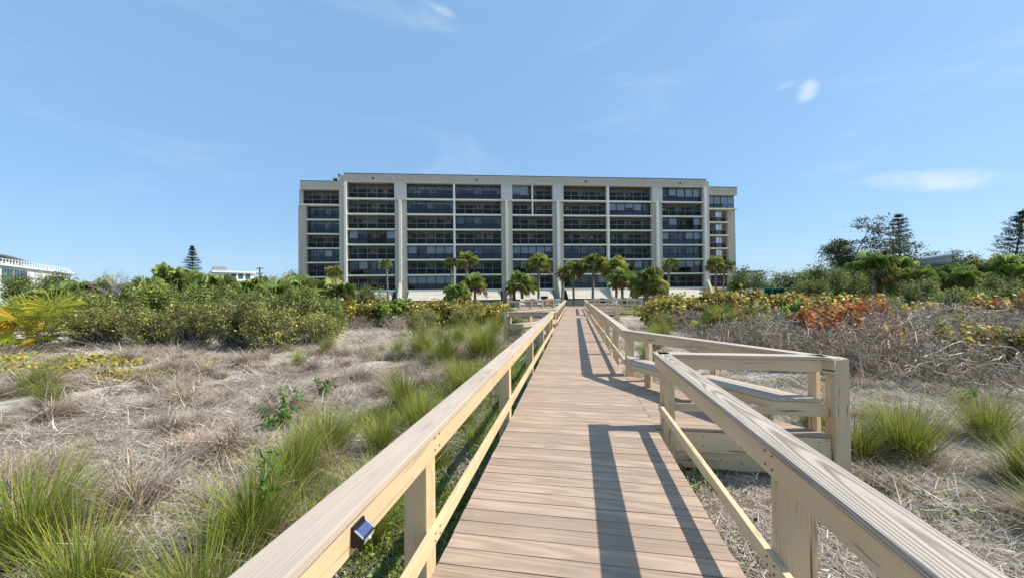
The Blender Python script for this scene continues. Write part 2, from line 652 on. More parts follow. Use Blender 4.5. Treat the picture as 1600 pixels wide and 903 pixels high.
def poly_prism(name, pts, z0, z1, mat, parent=None, bev=0.0):
    """horizontal polygon extruded from z0 to z1"""
    bm = bmesh.new()
    vs = [bm.verts.new((x, y, z0)) for x, y in pts]
    f = bm.faces.new(vs)
    r = bmesh.ops.extrude_face_region(bm, geom=[f])
    for v in [g for g in r['geom'] if isinstance(g, bmesh.types.BMVert)]:
        v.co.z = z1
    bmesh.ops.recalc_face_normals(bm, faces=list(bm.faces))
    if bev > 0:
        bmesh.ops.bevel(bm, geom=list(bm.edges), offset=bev, segments=1, affect='EDGES')
    me = bpy.data.meshes.new(name)
    bm.to_mesh(me)
    bm.free()
    me.materials.append(MATS[mat])
    return link(name, me, parent)


# ------------------------------------------------------------------ terrain
def smooth01(a, b, x):
    t = np.clip((x - a) / (b - a), 0, 1)
    return t * t * (3 - 2 * t)


def terr(x, y):
    x = np.asarray(x, float)
    y = np.asarray(y, float)
    z = -0.55 - 0.35 * smooth01(14, 30, y) - 0.40 * smooth01(34, 60, y)
    b = (0.5 * np.sin(1.7 * x + 0.9 * y + 1.3) * np.sin(1.1 * y - 0.6 * x) + 0.3 * np.sin(3.1 * x - 2.2 * y + .4)
         + 0.25 * np.sin(4.7 * y + 2.9 * x) + 0.3 * np.sin(0.5 * x + 0.2) * np.sin(0.43 * y + 1))
    damp = 1 - 0.8 * np.exp(-((x - 0.05) / 1.6) ** 4)
    far = 1 - smooth01(45, 60, np.hypot(x, y))
    return z + 0.085 * b * damp * far


def axis(lo, hi, step, outer, grow=1.25):
    a = list(np.arange(lo, hi + 1e-6, step))
    s = step
    p = hi
    while p < outer:
        s *= grow
        p += s
        a.append(p)
    s = step
    p = lo
    while p > -outer:
        s *= grow
        p -= s
        a.insert(0, p)
    return np.array(a)


gx, gy = axis(-24, 16, 0.22, 1600), axis(-4, 30, 0.22, 1600)
GX, GY = np.meshgrid(gx, gy)
GV = np.stack([GX, GY, terr(GX, GY)], -1).reshape(-1, 3)
ii = np.arange(len(gx) * len(gy)).reshape(len(gy), len(gx))
GF = np.stack([ii[:-1, :-1], ii[:-1, 1:], ii[1:, 1:], ii[1:, :-1]], -1).reshape(-1, 4)
g = link('ground', npmesh('ground', GV, [GF], 'ground_sand', smooth=True))
tag(g, 'pale sandy ground with grey plant litter on both sides of the boardwalk', 'ground', kind='structure')

# ------------------------------------------------------------------ boardwalk
XL, XR = -0.845, 0.955          # deck edges
PITCH, BW, BT = 0.1445, 0.1385, 0.026
bw = empty('boardwalk', (0, 0, 0))
tag(bw, 'long straight boardwalk of brown deck boards leading to the building', 'boardwalk', kind='structure')
plank_me = bevbox(XR - XL, BW, BT, 'deck_board', 0.004)
Y0, Y1 = -1.9, 39.2
nb = int((Y1 - Y0) / PITCH)
for i in range(nb):
    y = Y0 + (i + 0.5) * PITCH
    link('plank', plank_me, bw, ((XL + XR) / 2 + random.uniform(-.004, .004), y, -BT / 2 + random.uniform(-.0012, .0012)),
         (random.uniform(-.004, .004), 0, random.uniform(-.0012, .0012)))
for x in (XL + 0.06, 0.05, XR - 0.06):
    for k in range(9):
        a, b_ = Y0 + k * 4.57, min(Y0 + (k + 1) * 4.57 - 0.004, Y1)
        beam('stringer', bw, (x, a, -BT - 0.096), (x, b_, -BT - 0.096), 0.04, 0.185, 'rail_old', 0.003)

HC, CT, CW = 0.89, 0.038, 0.16   # cap top, cap thickness, cap width
FH, FT = 0.14, 0.038             # rail fascia
PW = 0.14


def run(parent, p, q, side, posts, seg=4.6, cap='cap_weathered', paint='rail_cream', lower=True, trim=(0, 0), post_z=-0.95, hh=HC, pw=PW, ends=(0.0, 0.0), cw=CW, screws=False):
    """one straight run of railing along the deck edge p-q; side = unit vector pointing outwards; posts = distances along the run"""
    p, q, s = Vector((*p, 0)), Vector((*q, 0)), Vector((*side, 0))
    d = (q - p)
    L = d.length
    d.normalize()

    def at(t, o, z):
        v = p + d * t + s * o
        return (v.x, v.y, z)
    for t in posts:
        o = beam('post', parent, at(t, pw / 2, post_z), at(t, pw / 2, hh - CT - 0.002), pw, pw, paint, 0.008)
        o.rotation_euler.rotate_axis('X', math.atan2(d.y, d.x))
    if screws:
        bx_ = []
        for t in posts:
            c0 = at(t, -FT - .001, 0)
            for dt in (-.035, .035):
                for zz in (hh - CT - .035, hh - CT - .105, .225, .268):
                    v = p + d * (t + dt) - s * (FT + .001)
                    bx_.append((v.x - .0045, v.x + .0045, v.y - .0045, v.y + .0045, zz - .0045, zz + .0045))
        so = link('screw_heads', boxes_mesh('screw_heads', bx_, 'screw'), parent)
        so['kind'] = 'stuff'
    t0, t1 = -ends[0], L + ends[1]
    n = max(1, round((t1 - t0) / seg))
    w = (t1 - t0) / n
    for k in range(n):
        a, b_ = t0 + k * w + 0.0015, t0 + (k + 1) * w - 0.0015
        dz = random.uniform(-.003, .003) if n > 1 else 0
        beam('cap_board', parent, at(a, cw / 2 - .07, hh - CT / 2 + dz), at(b_, cw / 2 - .07, hh - CT / 2 - dz), cw, CT, cap, 0.007)
        beam('fascia_board', parent, at(a + .001, -FT / 2 - .001, hh - CT - FH / 2 - .003), at(b_ - .001, -FT / 2 - .001, hh - CT - FH / 2 - .003), FT, FH, paint, 0.004)
        if lower:
            beam('lower_rail', parent, at(a + trim[0] * (k == 0), -FT / 2 - .001, 0.245), at(b_ - trim[1] * (k == n - 1), -FT / 2 - .001, 0.245), FT, 0.089, paint, 0.004)


def railing(name, label, *a, **k):
    e = empty(name, (a[0][0], a[0][1], 0))
    inv = Matrix.Translation((-a[0][0], -a[0][1], 0))
    tag(e, label, 'railing')
    run(e, *a, **k)
    for c in e.children:
        c.matrix_basis = inv @ c.matrix_basis
    return e


RX = 1.005
LX = -0.845
railing('railing', 'long cream railing with grey cap on the left of the boardwalk, nearest the camera',
        (LX, -1.9), (LX, 14.5), (-1, 0), [1.25 + 2.7 * k for k in range(6)] + [16.33], seg=5.4, screws=True)
railing('railing', 'left boardwalk railing continuing beyond the far left bench bay',
        (LX, 17.25), (LX, 36.8), (-1, 0), [0.07 + 2.43 * k for k in range(9)], seg=4.9)
# near right railing flares very slightly away from the deck towards its far end
nr = railing('railing', 'near right railing with strongly grained grey cap in the lower right corner',
             (0.985, -1.9), (1.03, 4.85), (1, 0), [1.2, 3.97], seg=7.0, cap='cap_grey', paint='rail_old', pw=0.14, cw=.185, trim=(0, 0.18), screws=True)
o = beam('post', nr, (1.03 - .985 + .075, 4.72 + 1.9, -0.9), (1.03 - .985 + .075, 4.72 + 1.9, HC - CT - .002), 0.14, 0.14, 'rail_old', 0.008)
railing('railing', 'right boardwalk railing running on from the near bench bay',
        (RX, 7.55), (RX, 23.9), (1, 0), [0.07 + 2.45 * k for k in range(7)] + [16.28], seg=4.1, paint='rail_old')
railing('railing', 'right boardwalk railing beyond the second bench bay, farthest on that side',
        (RX, 26.95), (RX, 37.2), (1, 0), [0.07 + 2.5 * k for k in range(5)], seg=5.1, paint='rail_old')


# ------------------------------------------------------------------ bench bays
def bay(xs, y0, w, dl, tags, near=True):
    """triangular platform beside the deck. xs = +1 right / -1 left; near edge at y0, width w, length dl along the deck"""
    ex = XR if xs > 0 else XL          # deck edge the bay joins
    rx = RX if xs > 0 else LX
    A = (rx, y0)
    B = (rx + xs * w, y0)
    Cc = (rx, y0 + dl)
    plat = empty('platform', (ex, y0, 0))
    tag(plat, tags[0], 'platform')

    def loc(x, y, z):
        return (x - ex, y - y0, z)
    n = int(dl / PITCH)
    for i in range(n):
        a, b_ = y0 + 0.004 + i * PITCH, y0 + 0.004 + i * PITCH + BW

        def xe(y):
            return rx + xs * w * max(0.0, 1 - (y - y0) / dl)
        pts = [(xs * .002, a - y0), (xe(a) - ex, a - y0), (xe(b_) - ex, b_ - y0), (xs * .002, b_ - y0)]
        if abs(xe(b_) - ex) < 0.05:
            continue
        if xs < 0:
            pts = pts[::-1]
        pl = poly_prism('plank', pts, -BT, 0.0, 'deck_board', plat, 0.003)
        pl.location.z = random.uniform(-.001, .001)
    # rim boards under the near edge and the slanted edge
    m = 'rail_old'
    beam('rim_board', plat, loc(ex + xs * .02, y0 + .022, -BT - .125), loc(B[0] - xs * .0, y0 + .022, -BT - .125), 0.038, 0.235, m, 0.004)
    beam('rim_board', plat, loc(ex + xs * .02, y0 + .055, -BT - .35), loc(B[0] - xs * .03, y0 + .055, -BT - .35), 0.038, 0.20, m, 0.004)
    dd = Vector((Cc[0] - B[0], Cc[1] - B[1], 0)).normalized()
    inn = Vector((-xs * dl, -w, 0)).normalized()
    p0, p1 = Vector((*B, 0)) + inn * .05 + dd * 0.05, Vector((*Cc, 0)) + inn * .05 - dd * .05
    beam('rim_board', plat, loc(p0.x, p0.y, -BT - .125), loc(p1.x, p1.y, -BT - .125), 0.038, 0.235, m, 0.004)
    if near:
        # screw heads in the near rim board
        bx_ = []
        for t in np.linspace(0.08, w - 0.12, 5):
            for zz in (-.08, -.19):
                x0 = rx + xs * t - ex
                bx_.append((x0 - .006, x0 + .006, -.001, .004, zz - .006, zz + .006))
        link('screw_heads', boxes_mesh('screw_heads', bx_, 'black_plastic'), plat)['kind'] = 'stuff'
    # near rail from the deck to the outer post
    e = empty('railing', (A[0], A[1], 0))
    tag(e, tags[1], 'railing')
    run(e, (0, 0.07), (xs * w, 0.07), (0, 1), [], cap='cap_weathered', paint=m, seg=9, pw=0.09)
    # heavy outer post with chipped paint, its top cut to a low slope
    bm = bmesh.new()
    pw2 = 0.078
    prof = [(-pw2, -1.0), (pw2, -1.0), (pw2, HC - .028), (-pw2 + .03, HC - .012), (-pw2, HC - .012)]
    vs = [[bm.verts.new((z, (-1 if s else 1) * pw2, x if False else x)) for x, z in prof] for s in (0, 1)]
    bm.faces.new(vs[0])
    bm.faces.new(vs[1][::-1])
    for k in range(len(prof)):
        bm.faces.new((vs[0][k], vs[0][(k + 1) % 5], vs[1][(k + 1) % 5], vs[1][k]))
    bmesh.ops.recalc_face_normals(bm, faces=list(bm.faces))
    bmesh.ops.bevel(bm, geom=list(bm.edges), offset=.007, segments=2, affect='EDGES')
    me = bpy.data.meshes.new('post')
    bm.to_mesh(me)
    bm.free()
    me.materials.append(MATS[m])
    po = link('post', me, e, (xs * (w + 0.085), 0.03, 0))
    po.rotation_euler = (0, -math.pi / 2, 0)
    tag(po, 'thick outer corner post with cracked paint')
    # slanted railing with its posts
    e2 = empty('railing', (Cc[0], Cc[1], 0))
    tag(e2, tags[2], 'railing')
    Ld = math.hypot(w, dl)
    outw = -inn
    run(e2, (0, 0), (xs * w, -dl), (outw.x, outw.y), [Ld * 0.165, Ld * 0.56, Ld * 0.945], cap='cap_weathered', paint=m, seg=9, lower=False, pw=0.09, ends=(0.02, 0.06))
    ps = beam('post', e2, (xs * .07, -.02, -.9), (xs * .07, -.02, HC - CT - .002), .14, .14, m, .008)
    # bench along the slanted side
    bn = empty('bench', (Cc[0], Cc[1], 0))
    tag(bn, tags[3], 'bench')
    sh = 0.40

    def lc(t, o, z):
        v = -dd * t + inn * o
        return (v.x, v.y, z)
    def at_x(o, x):            # distance along the slant where the line at offset o meets x
        return (x - inn.x * o) / -dd.x

    def at_y(o, y):
        return (y - inn.y * o) / -dd.y
    xc, yc = xs * -.02, -dl + .03
    for j in range(3):
        o0, o1 = .045 + .146 * j, .045 + .146 * j + .141
        q = [lc(at_x(o0, xc), o0, 0), lc(at_y(o0, yc), o0, 0), lc(at_y(o1, yc), o1, 0), lc(at_x(o1, xc), o1, 0)]
        q = [(v[0], v[1]) for v in q]
        # local frame along the board so that the grain follows it
        ang = math.atan2(-dd.y, -dd.x)
        c_, s_ = math.cos(-ang), math.sin(-ang)
        ql = [(c_ * x - s_ * y, s_ * x + c_ * y) for x, y in q]
        sbd = poly_prism('seat_board', ql, sh - .038, sh, 'cap_weathered', bn, .004)
        sbd.rotation_euler = (0, 0, ang)
    oA = .475
    beam('apron', bn, lc(at_x(oA, xc) + .03, oA, sh - .038 - .047), lc(at_y(oA, yc) - .005, oA, sh - .038 - .047), 0.036, 0.089, m, 0.004)
    v0, v1 = Vector(lc(at_y(.05, yc), .05, 0)), Vector(lc(at_y(oA, yc), oA, 0))
    beam('apron', bn, (v0.x, v0.y + .0185, sh - .085), (v1.x, v1.y + .0185, sh - .085), 0.034, 0.086, m, 0.004)
    for t in (0.26, 0.58, 0.85):
        beam('leg', bn, lc(Ld * t, 0.30, 0.003), lc(Ld * t, 0.30, sh - .04), 0.09, 0.09, m, 0.005)
    return A, B, Cc


bay(1, 4.68, 1.84, 2.85,
    ('triangular bench platform of brown boards opening off the right side of the boardwalk, nearest',
     'short cross railing of the near right platform, ending in a thick cracked post',
     'slanted railing behind the near right bench',
     'slanted wooden bench with grey seat boards on the near right platform'))
bay(-1, 14.45, 1.80, 2.75,
    ('triangular bench platform on the left side of the boardwalk',
     'short cross railing on the near side of the left bench platform',
     'slanted railing behind the bench on the left platform',
     'slanted wooden bench on the left platform'), near=False)
bay(1, 23.95, 1.65, 2.9,
    ('small triangular platform farther along the right side of the boardwalk',
     'short cross railing of the farther right platform',
     'slanted railing of the farther right platform',
     'slanted wooden bench on the farther right platform'), near=False)


# solar lights
def solar_light(loc, rz, label):
    e = empty('solar_light', loc, rz)
    e.scale = (.64, .64, .64)      # local +y = away from the board it is screwed to
    tag(e, label, 'solar light')
    bm = bmesh.new()
    W = 0.058
    prof = [(0, -.062), (0, .055), (.012, .055), (.016, .036), (.078, -.012), (.070, -.040), (.02, -.062)]
    a = [bm.verts.new((-W, y, z)) for y, z in prof]
    b = [bm.verts.new((W, y, z)) for y, z in prof]
    bm.faces.new(a)
    bm.faces.new(b[::-1])
    for k in range(len(prof)):
        k2 = (k + 1) % len(prof)
        bm.faces.new((a[k], b[k], b[k2], a[k2]))
    bmesh.ops.recalc_face_normals(bm, faces=list(bm.faces))
    bmesh.ops.bevel(bm, geom=list(bm.edges), offset=.002, segments=1, affect='EDGES')
    me = bpy.data.meshes.new('housing')
    bm.to_mesh(me)
    bm.free()
    me.materials.append(MATS['black_plastic'])
    link('housing', me, e)
    ang = math.atan2(.048, .062)
    pc = Vector((0, 0.047, 0.0135))
    pn = link('solar_panel', bevbox(0.096, 0.056, 0.003, 'solar_cell', 0.0005), e, pc, (-ang, 0, 0))
    for k in range(9):
        link('cell_line', bevbox(0.0012, 0.052, 0.0008, 'cell_line', 0), pn, (-.040 + .010 * k, 0, 0.0019))
    for sx in (-1, 1):
        link('trim_bar', bevbox(.010, .066, .006, 'grey_plastic', .001), e, (sx * .053, .046, .0155), (-ang, 0, 0))
    ln = link('lens', bevbox(0.10, 0.006, 0.024, 'grey_plastic', .002), e, (0, 0.0755, -.027), (-.25, 0, 0))
    bm = bmesh.new()
    bmesh.ops.create_uvsphere(bm, u_segments=14, v_segments=8, radius=.011)
    me = bpy.data.meshes.new('sensor')
    bm.to_mesh(me)
    bm.free()
    me.materials.append(MATS['chair_white'])
    link('sensor', me, e, (0.0, .077, -.030))
    return e


solar_light((LX + 0.0405, 1.245, 0.775), -math.pi / 2, 'small black solar light with blue panel fixed to the left railing')
solar_light((1.065, 4.80, 0.775), 0.0, 'small black solar light on the far side of the corner post by the near bench')


# ------------------------------------------------------------------ condominium
BU, BV, BROT = -7.6, 67.8, R(14.595)
bld = empty('apartment_building', (BU, BV, 0), BROT)
tag(bld, 'long seven-storey beige apartment building with rows of dark glazed balconies', 'building')
FZ = [2.40 + 2.765 * k for k in range(7)]       # balcony floor levels
ZTOP = 21.74                                    # underside of the parapet
SLAB = 0.26
GL = 0.75                                       # glazing set back from the front
DEPTH = 2.3


def bpart(name, boxes, mat, parent=None):
    return link(name, boxes_mesh(name, boxes, mat), parent or bld)


def build_unit(u0, u1, z0, z1, n, code, v=0.0, depth=DEPTH, wall=None, seed=0):
    """one balcony: back wall with sliding doors, glazing or screens, mid rail"""
    r = random.Random(seed)
    w0, w1 = wall or (u0, u1)
    b = bpart('balcony', [(w0 + .004, w1 - .004, v + depth - .06, v + depth - .004, z0, z1)], 'balcony_wall')
    W = w1 - w0
    if W > 5:
        doors = [(w0 + W * .07, w0 + W * .44), (w0 + W * .62, w0 + W * .96)] if seed % 2 else [(w0 + W * .05, w0 + W * .40), (w0 + W * .58, w0 + W * .92)]
    else:
        doors = [(w0 + W * .12, w0 + W * .72)]
    for a, c in doors:
        d = bpart('sliding_door', [(a, c, v + depth - .10, v + depth - .065, z0 + .02, z0 + 2.05)], 'door_glass', b)
        k = 3
        fr = [(a - .03 + (c - a) * i / k, a + .03 + (c - a) * i / k, v + depth - .13, v + depth - .102, z0 + .02, z0 + 2.05) for i in range(k + 1)]
        bpart('door_frame', fr + [(a - .03, c + .03, v + depth - .13, v + depth - .102, z0 + 2.053, z0 + 2.12)], 'frame_dark', b)
        if r.random() < .35:
            cw = (c - a) * r.uniform(.2, .45)
            ca = a + r.uniform(0, (c - a) - cw)
            bpart('curtain', [(ca, ca + cw, v + depth - .1295, v + depth - .1035, z0 + .05, z0 + 2.0)], 'blind_teal' if r.random() < .4 else 'blind', b)
    if W > 5 and r.random() < .8:
        # wall lamp between the doors and some furniture on the floor
        lu = w0 + W * .53
        bpart('wall_lamp', [(lu - .09, lu + .09, v + depth - .2, v + depth - .062, z0 + 1.6, z0 + 2.0)], 'frame_dark', b)
    vv = v + GL
    pw = (u1 - u0) / n
    dark = code in 'GBT'
    fm = 'frame_dark' if dark else 'frame_light'
    fw = 0.055 if dark else 0.03
    bars = [(u0 + pw * i - fw, u0 + pw * i + fw, vv - .04, vv + .04, z0, z1) for i in range(1, n)]
    bars += [(u0, u0 + 2 * fw, vv - .04, vv + .04, z0, z1), (u1 - 2 * fw, u1, vv - .04, vv + .04, z0, z1)]
    bars += [(u0, u1, vv - .045, vv + .045, z0 + 1.02, z0 + 1.08), (u0, u1, vv - .045, vv + .045, z0, z0 + .07)]
    if dark:
        bars += [(u0, u1, vv - .046, vv + .046, z1 - .12, z1)]
    bpart('window_frame', bars, fm, b)
    bpart('balustrade', [(u0 + .01, u1 - .01, vv + .06, vv + .075, z0 + .02, z0 + 1.03)], 'rail_screen', b)
    bt = 'blind_teal' if (seed % 7 == 3) else 'blind'
    for i in range(n):
        a, c = u0 + pw * i, u0 + pw * (i + 1)
        glazed = code in 'GB' or (code == 'T' and i in (0, 1, n - 1)) or (code == 'M' and i < 2)
        bpart('pane', [(a + fw, c - fw, vv - .008, vv + .008, z0 + .07, z1 - .01)], 'pane_glass' if glazed else 'pane_screen', b)
        if (code == 'B' and r.random() < .88) or (code == 'M' and i < 2) or (code == 'G' and r.random() < .12) or (code == 'T' and glazed and r.random() < .5):
            dz = 1.05 if r.random() < .8 else r.uniform(.8, 1.6)
            bpart('blind', [(a + fw + .02, c - fw - .02, vv + .10, vv + .12, z0 + dz, z1 - .03)], bt, b)


BAYS = [(-33.42, -25.11), (-22.98, -14.58), (-14.23, -5.76), (-3.67, 3.94), (6.02, 14.44), (14.88, 23.30), (25.43, 33.73)]
CODES = ['OOGGMOOBB', 'GOGOOOBOO', 'GOOGOOOTO', 'OTOOOOOBO', 'GOBGBGOGO', 'OGOOGGGBO', 'OOBOOGOOO']   # top floor first: left wing, seven bays, right wing
for f in range(7):
    z0 = FZ[f]
    z1 = (FZ[f + 1] - SLAB) if f < 6 else ZTOP
    row = CODES[6 - f]
    for k, (a, c) in enumerate(BAYS):
        build_unit(a, c, z0, z1, 5, row[k + 1], seed=f * 9 + k)
    build_unit(-42.89 if f < 6 else -43.6, -36.9, z0, z1, 4, row[0], v=5.5 if f < 6 else 5.1, seed=100 + f)
    build_unit(36.9, 42.77 if f < 6 else 44.35, z0, z1, 4 if f < 6 else 5, row[8], v=5.5 if f < 6 else 5.1, wall=(36.9, 41.5 if 0 < f < 6 else 43.0), seed=120 + f)
# floor slabs with white painted edges
for f in range(7):
    z = FZ[f]
    for a, c in ((-33.42, -25.11), (-22.98, -5.76), (-3.67, 3.94), (6.02, 23.30), (25.43, 33.73)):
        bpart('floor_slab', [(a + .003, c - .003, -.04, DEPTH - .003, z - SLAB, z)], 'white_edge')
    bpart('floor_slab', [(-42.887 if f < 6 else -43.7, -34.9, 5.44 if f < 6 else 5.0, 7.78, z - SLAB, z)], 'white_edge')
    bpart('floor_slab', [(35.2, 42.767 if f < 6 else 44.45, 5.44 if f < 6 else 5.0, 7.78, z - SLAB, z)], 'white_edge')
# inner block behind the balconies
bpart('inner_block', [(-34.7, 35.0, DEPTH, 15.0, -1.4, ZTOP + .2)], 'stucco')
bpart('inner_block', [(-44.0, -34.71, 7.8, 15.5, -1.4, 21.7)], 'stucco')
bpart('inner_block', [(35.01, 41.4, 7.8, 15.5, -1.4, 21.7)], 'stucco')
# piers
for a, c, v0 in ((-34.83, -33.42, 0.22), (-25.11, -22.98, .15), (-5.76, -3.67, .15), (3.94, 6.02, .15), (23.30, 25.43, .15), (33.73, 35.11, .22)):
    bpart('pier', [(a, c, v0, DEPTH - .002, -1.3, ZTOP)], 'stucco')
for a, c, zt in ((-33.85, -33.45, ZTOP), (-24.33, -23.88, FZ[6] - .335), (-4.98, -4.53, FZ[6] - .335), (4.70, 5.17, FZ[6] - .335), (24.10, 24.58, FZ[6] - .335), (33.78, 34.25, ZTOP)):
    bpart('pilaster', [(a, c, -.30, .3, -1.3, zt - .003)], 'white_edge')
for a, c in ((-25.11, -22.98), (-5.76, -3.67), (3.94, 6.02), (23.30, 25.43)):
    bpart('wall_panel', [(a, c, -.09, -.003, FZ[6] - .33, ZTOP - .003)], 'stucco_panel')
for a, c in ((-14.58, -14.23), (14.44, 14.88)):
    bpart('divider_column', [(a, c, -.05, GL + .3, FZ[0] - SLAB, ZTOP)], 'white_edge')
for f in (5, 6):
    bpart('divider_column', [(.02, .24, -.05, GL + .3, FZ[f] + .003, (FZ[6] - SLAB if f == 5 else ZTOP) - .003)], 'white_edge')
bpart('pier', [(-44.41, -42.89, 5.5, 7.79, -1.3, FZ[6] - SLAB - .004)], 'stucco')
bpart('pier', [(-44.41, -43.61, 5.9, 7.79, FZ[6] - SLAB, 21.9)], 'stucco')
bpart('pier', [(42.77, 44.35, 5.5, 7.79, -1.3, FZ[6] - SLAB - .004)], 'stucco')
bpart('pier', [(-36.9, -34.84, 5.6, 7.79, -1.3, 21.7)], 'stucco')
bpart('pier', [(35.12, 36.9, 5.6, 7.79, -1.3, 21.7)], 'stucco')
# parapets with metal coping
bpart('parapet', [(-33.85, 34.3, -.12, .8, ZTOP, 23.28)], 'stucco')
bpart('roof_slab', [(-34.7, 35.0, .802, DEPTH - .003, ZTOP, ZTOP + .3)], 'stucco')
bpart('roof_slab', [(-43.7, -34.9, 7.002, 7.79, 21.745, 22.0)], 'stucco')
bpart('roof_slab', [(35.2, 44.4, 7.002, 7.79, 21.745, 22.0)], 'stucco')
bpart('coping', [(-33.9, 34.35, -.17, .85, 23.282, 23.40)], 'roof_metal_dark')
bpart('parapet', [(-34.83, -33.852, .25, .95, ZTOP, 23.12), (34.302, 35.11, .25, .95, ZTOP, 23.12)], 'stucco')
bpart('parapet', [(-43.8, -34.9, 4.95, 7.0, 21.742, 23.35)], 'stucco')
bpart('coping', [(-43.85, -34.9, 4.9, 7.05, 23.352, 23.45)], 'roof_metal_dark')
bpart('parapet', [(35.2, 44.5, 4.95, 7.0, 21.742, 23.35)], 'stucco')
bpart('coping', [(35.2, 44.55, 4.9, 7.05, 23.352, 23.45)], 'roof_metal_dark')
for u in (-28.8, -10.2, 10.3, 29.0):
    bpart('floodlight', [(u - .12, u + .12, -.34, -.121, 22.35, 22.6)], 'frame_dark')
# sloping skirt of lap boards over the garage wall
for a, c in ((-33.42, -25.11), (-22.98, -5.76), (-3.67, 3.94), (6.02, 23.30), (25.43, 33.73)):
    V, F = [], []
    n = 7
    for k in range(n):
        t0, t1 = k / n, (k + 1) / n
        v0, zz0, v1, zz1 = -1.75 * t0, 2.05 - 1.6 * t0, -1.75 * t1, 2.05 - 1.6 * t1
        i = len(V)
        V += [(a + .3, v0, zz0), (c - .3, v0, zz0), (c - .3, v1 - .03, zz1 + .045), (a + .3, v1 - .03, zz1 + .045), (a + .3, v1, zz1), (c - .3, v1, zz1)]
        F += [(i, i + 3, i + 2, i + 1), (i + 3, i + 4, i + 5, i + 2)]
    link('skirt', npmesh('skirt', np.array(V), [np.array(F)], 'siding'), bld)
    bpart('sill_beam', [(a + .003, c - .003, -.06, .4, 2.052, FZ[0] - SLAB - .003)], 'siding')
    bpart('garage_gap_shade', [(a, c, -1.35, -.2, .05, .42)], 'gap_shade')  # solid block in the open gap, its shade put into the colour
    bpart('garage_wall', [(a, c, -1.68, -1.355, -1.5, .22)], 'lower_wall')
bpart('garage_wall', [(-42.88, -34.9, 5.3, 5.9, -1.5, FZ[0] - SLAB - .003)], 'stucco_panel')
bpart('garage_wall', [(35.2, 42.76, 5.3, 5.9, -1.5, FZ[0] - SLAB - .003)], 'stucco_panel')
# buttress fins at the pier feet
for u, v in ((-33.9, 0), (-24.1, 0), (-4.75, 0), (4.95, 0), (14.66, 0), (24.3, 0), (34.3, 0), (-43.4, 5.5), (43.3, 5.5)):
    h0 = 3.8
    prof = [(v - .002, h0), (v - .25, h0), (v - 2.05, .75), (v - 2.05, -1.5), (v - .002, -1.5)]
    V = [(u - .22, y, z) for y, z in prof] + [(u + .22, y, z) for y, z in prof]
    F5 = np.array([[0, 1, 2, 3, 4], [9, 8, 7, 6, 5]])
    F4 = np.array([[k, k + 5, (k + 1) % 5 + 5, (k + 1) % 5] for k in range(5)])
    link('buttress', npmesh('buttress', np.array(V), [F5, F4], 'siding'), bld)
ac = empty('air_conditioner', (0, 0, 0))
ac.parent = None
M_b = Matrix.Translation((BU, BV, 0)) @ Matrix.Rotation(BROT, 4, 'Z')
ac.matrix_world = M_b @ Matrix.Translation((-37.6, 7.6, 21.72))
tag(ac, 'white rooftop air conditioning unit above the left wing of the building', 'air conditioner')
link('cabinet', boxes_mesh('cabinet', [(-1.0, 1.0, -.6, .6, .003, 3.0)], 'white_house'), ac)
link('grille', boxes_mesh('grille', [(-.8, -.1, -.63, -.603, 1.9, 2.8)], 'frame_dark'), ac)
link('vent_pipe', boxes_mesh('vent_pipe', [(-.1, .1, -.1, .1, 3.0, 3.7), (-.2, .2, -.2, .2, 3.7, 3.85)], 'frame_dark'), ac)

# ------------------------------------------------------------------ plant builders


class Acc:
    """collects vertices, faces and colours of one mesh"""

    def __init__(self):
        self.V, self.C, self.F, self.n = [], [], {}, 0

    def add(self, V, F, C):
        V = np.asarray(V, float).reshape(-1, 3)
        F = np.asarray(F)
        self.V.append(V)
        self.C.append(np.broadcast_to(np.asarray(C, float), V.shape) if np.ndim(C) == 1 else np.asarray(C, float).reshape(-1, 3))
        self.F.setdefault(F.shape[1], []).append(F + self.n)
        self.n += len(V)

    def mesh(self, name, mat, smooth=False):
        return npmesh(name, np.concatenate(self.V), [np.concatenate(f) for f in self.F.values()], mat, np.concatenate(self.C), smooth)


def unit(v):
    return v / np.maximum(np.linalg.norm(v, axis=-1, keepdims=True), 1e-9)


def blades(acc, base, az, length, lean, curv, width, cbase, ctip, seg=4, flat=0.0):
    """n curved tapering ribbons. lean/curv in radians from the vertical"""
    n = len(az)
    t = np.linspace(0, 1, seg + 1)
    th = lean[:, None] + curv[:, None] * t[None, :]
    ds = (length / seg)[:, None]
    hor = np.concatenate([np.zeros((n, 1)), np.cumsum(np.sin(th[:, :-1]) * ds, 1)], 1)
    ver = np.concatenate([np.zeros((n, 1)), np.cumsum(np.cos(th[:, :-1]) * ds, 1)], 1)
    ver = np.maximum(ver + base[:, 2:3], base[:, 2:3] - 0.02) if flat else ver + base[:, 2:3]
    P = np.stack([base[:, 0:1] + hor * np.cos(az)[:, None], base[:, 1:2] + hor * np.sin(az)[:, None], ver], -1)
    pa = az + np.pi / 2 + rng.normal(0, .5, n)
    side = np.stack([np.cos(pa), np.sin(pa), rng.normal(0, .25, n)], -1)
    w = (width[:, None] * (1 - 0.93 * t[None, :] ** 1.6))[..., None] * side[:, None, :]
    V = np.stack([P - w, P + w], 2).reshape(n, (seg + 1) * 2, 3)
    k = np.arange(seg)
    f = np.stack([2 * k, 2 * k + 1, 2 * k + 3, 2 * k + 2], -1)
    F = (np.arange(n)[:, None, None] * (seg + 1) * 2 + f[None]).reshape(-1, 4)
    C = cbase[:, None, :] * (1 - t)[None, :, None] + ctip[:, None, :] * t[None, :, None]
    C = np.repeat(C[:, :, None, :], 2, 2)
    acc.add(V, F, C.reshape(-1, 3))


def pick(cols, n, jit=0.18):
    c = np.array(cols, float)[rng.integers(0, len(cols), n)]
    return np.clip(c * (1 + rng.normal(0, jit, (n, 1))) * (1 + rng.normal(0, .05, (n, 3))), 0.003, .9)


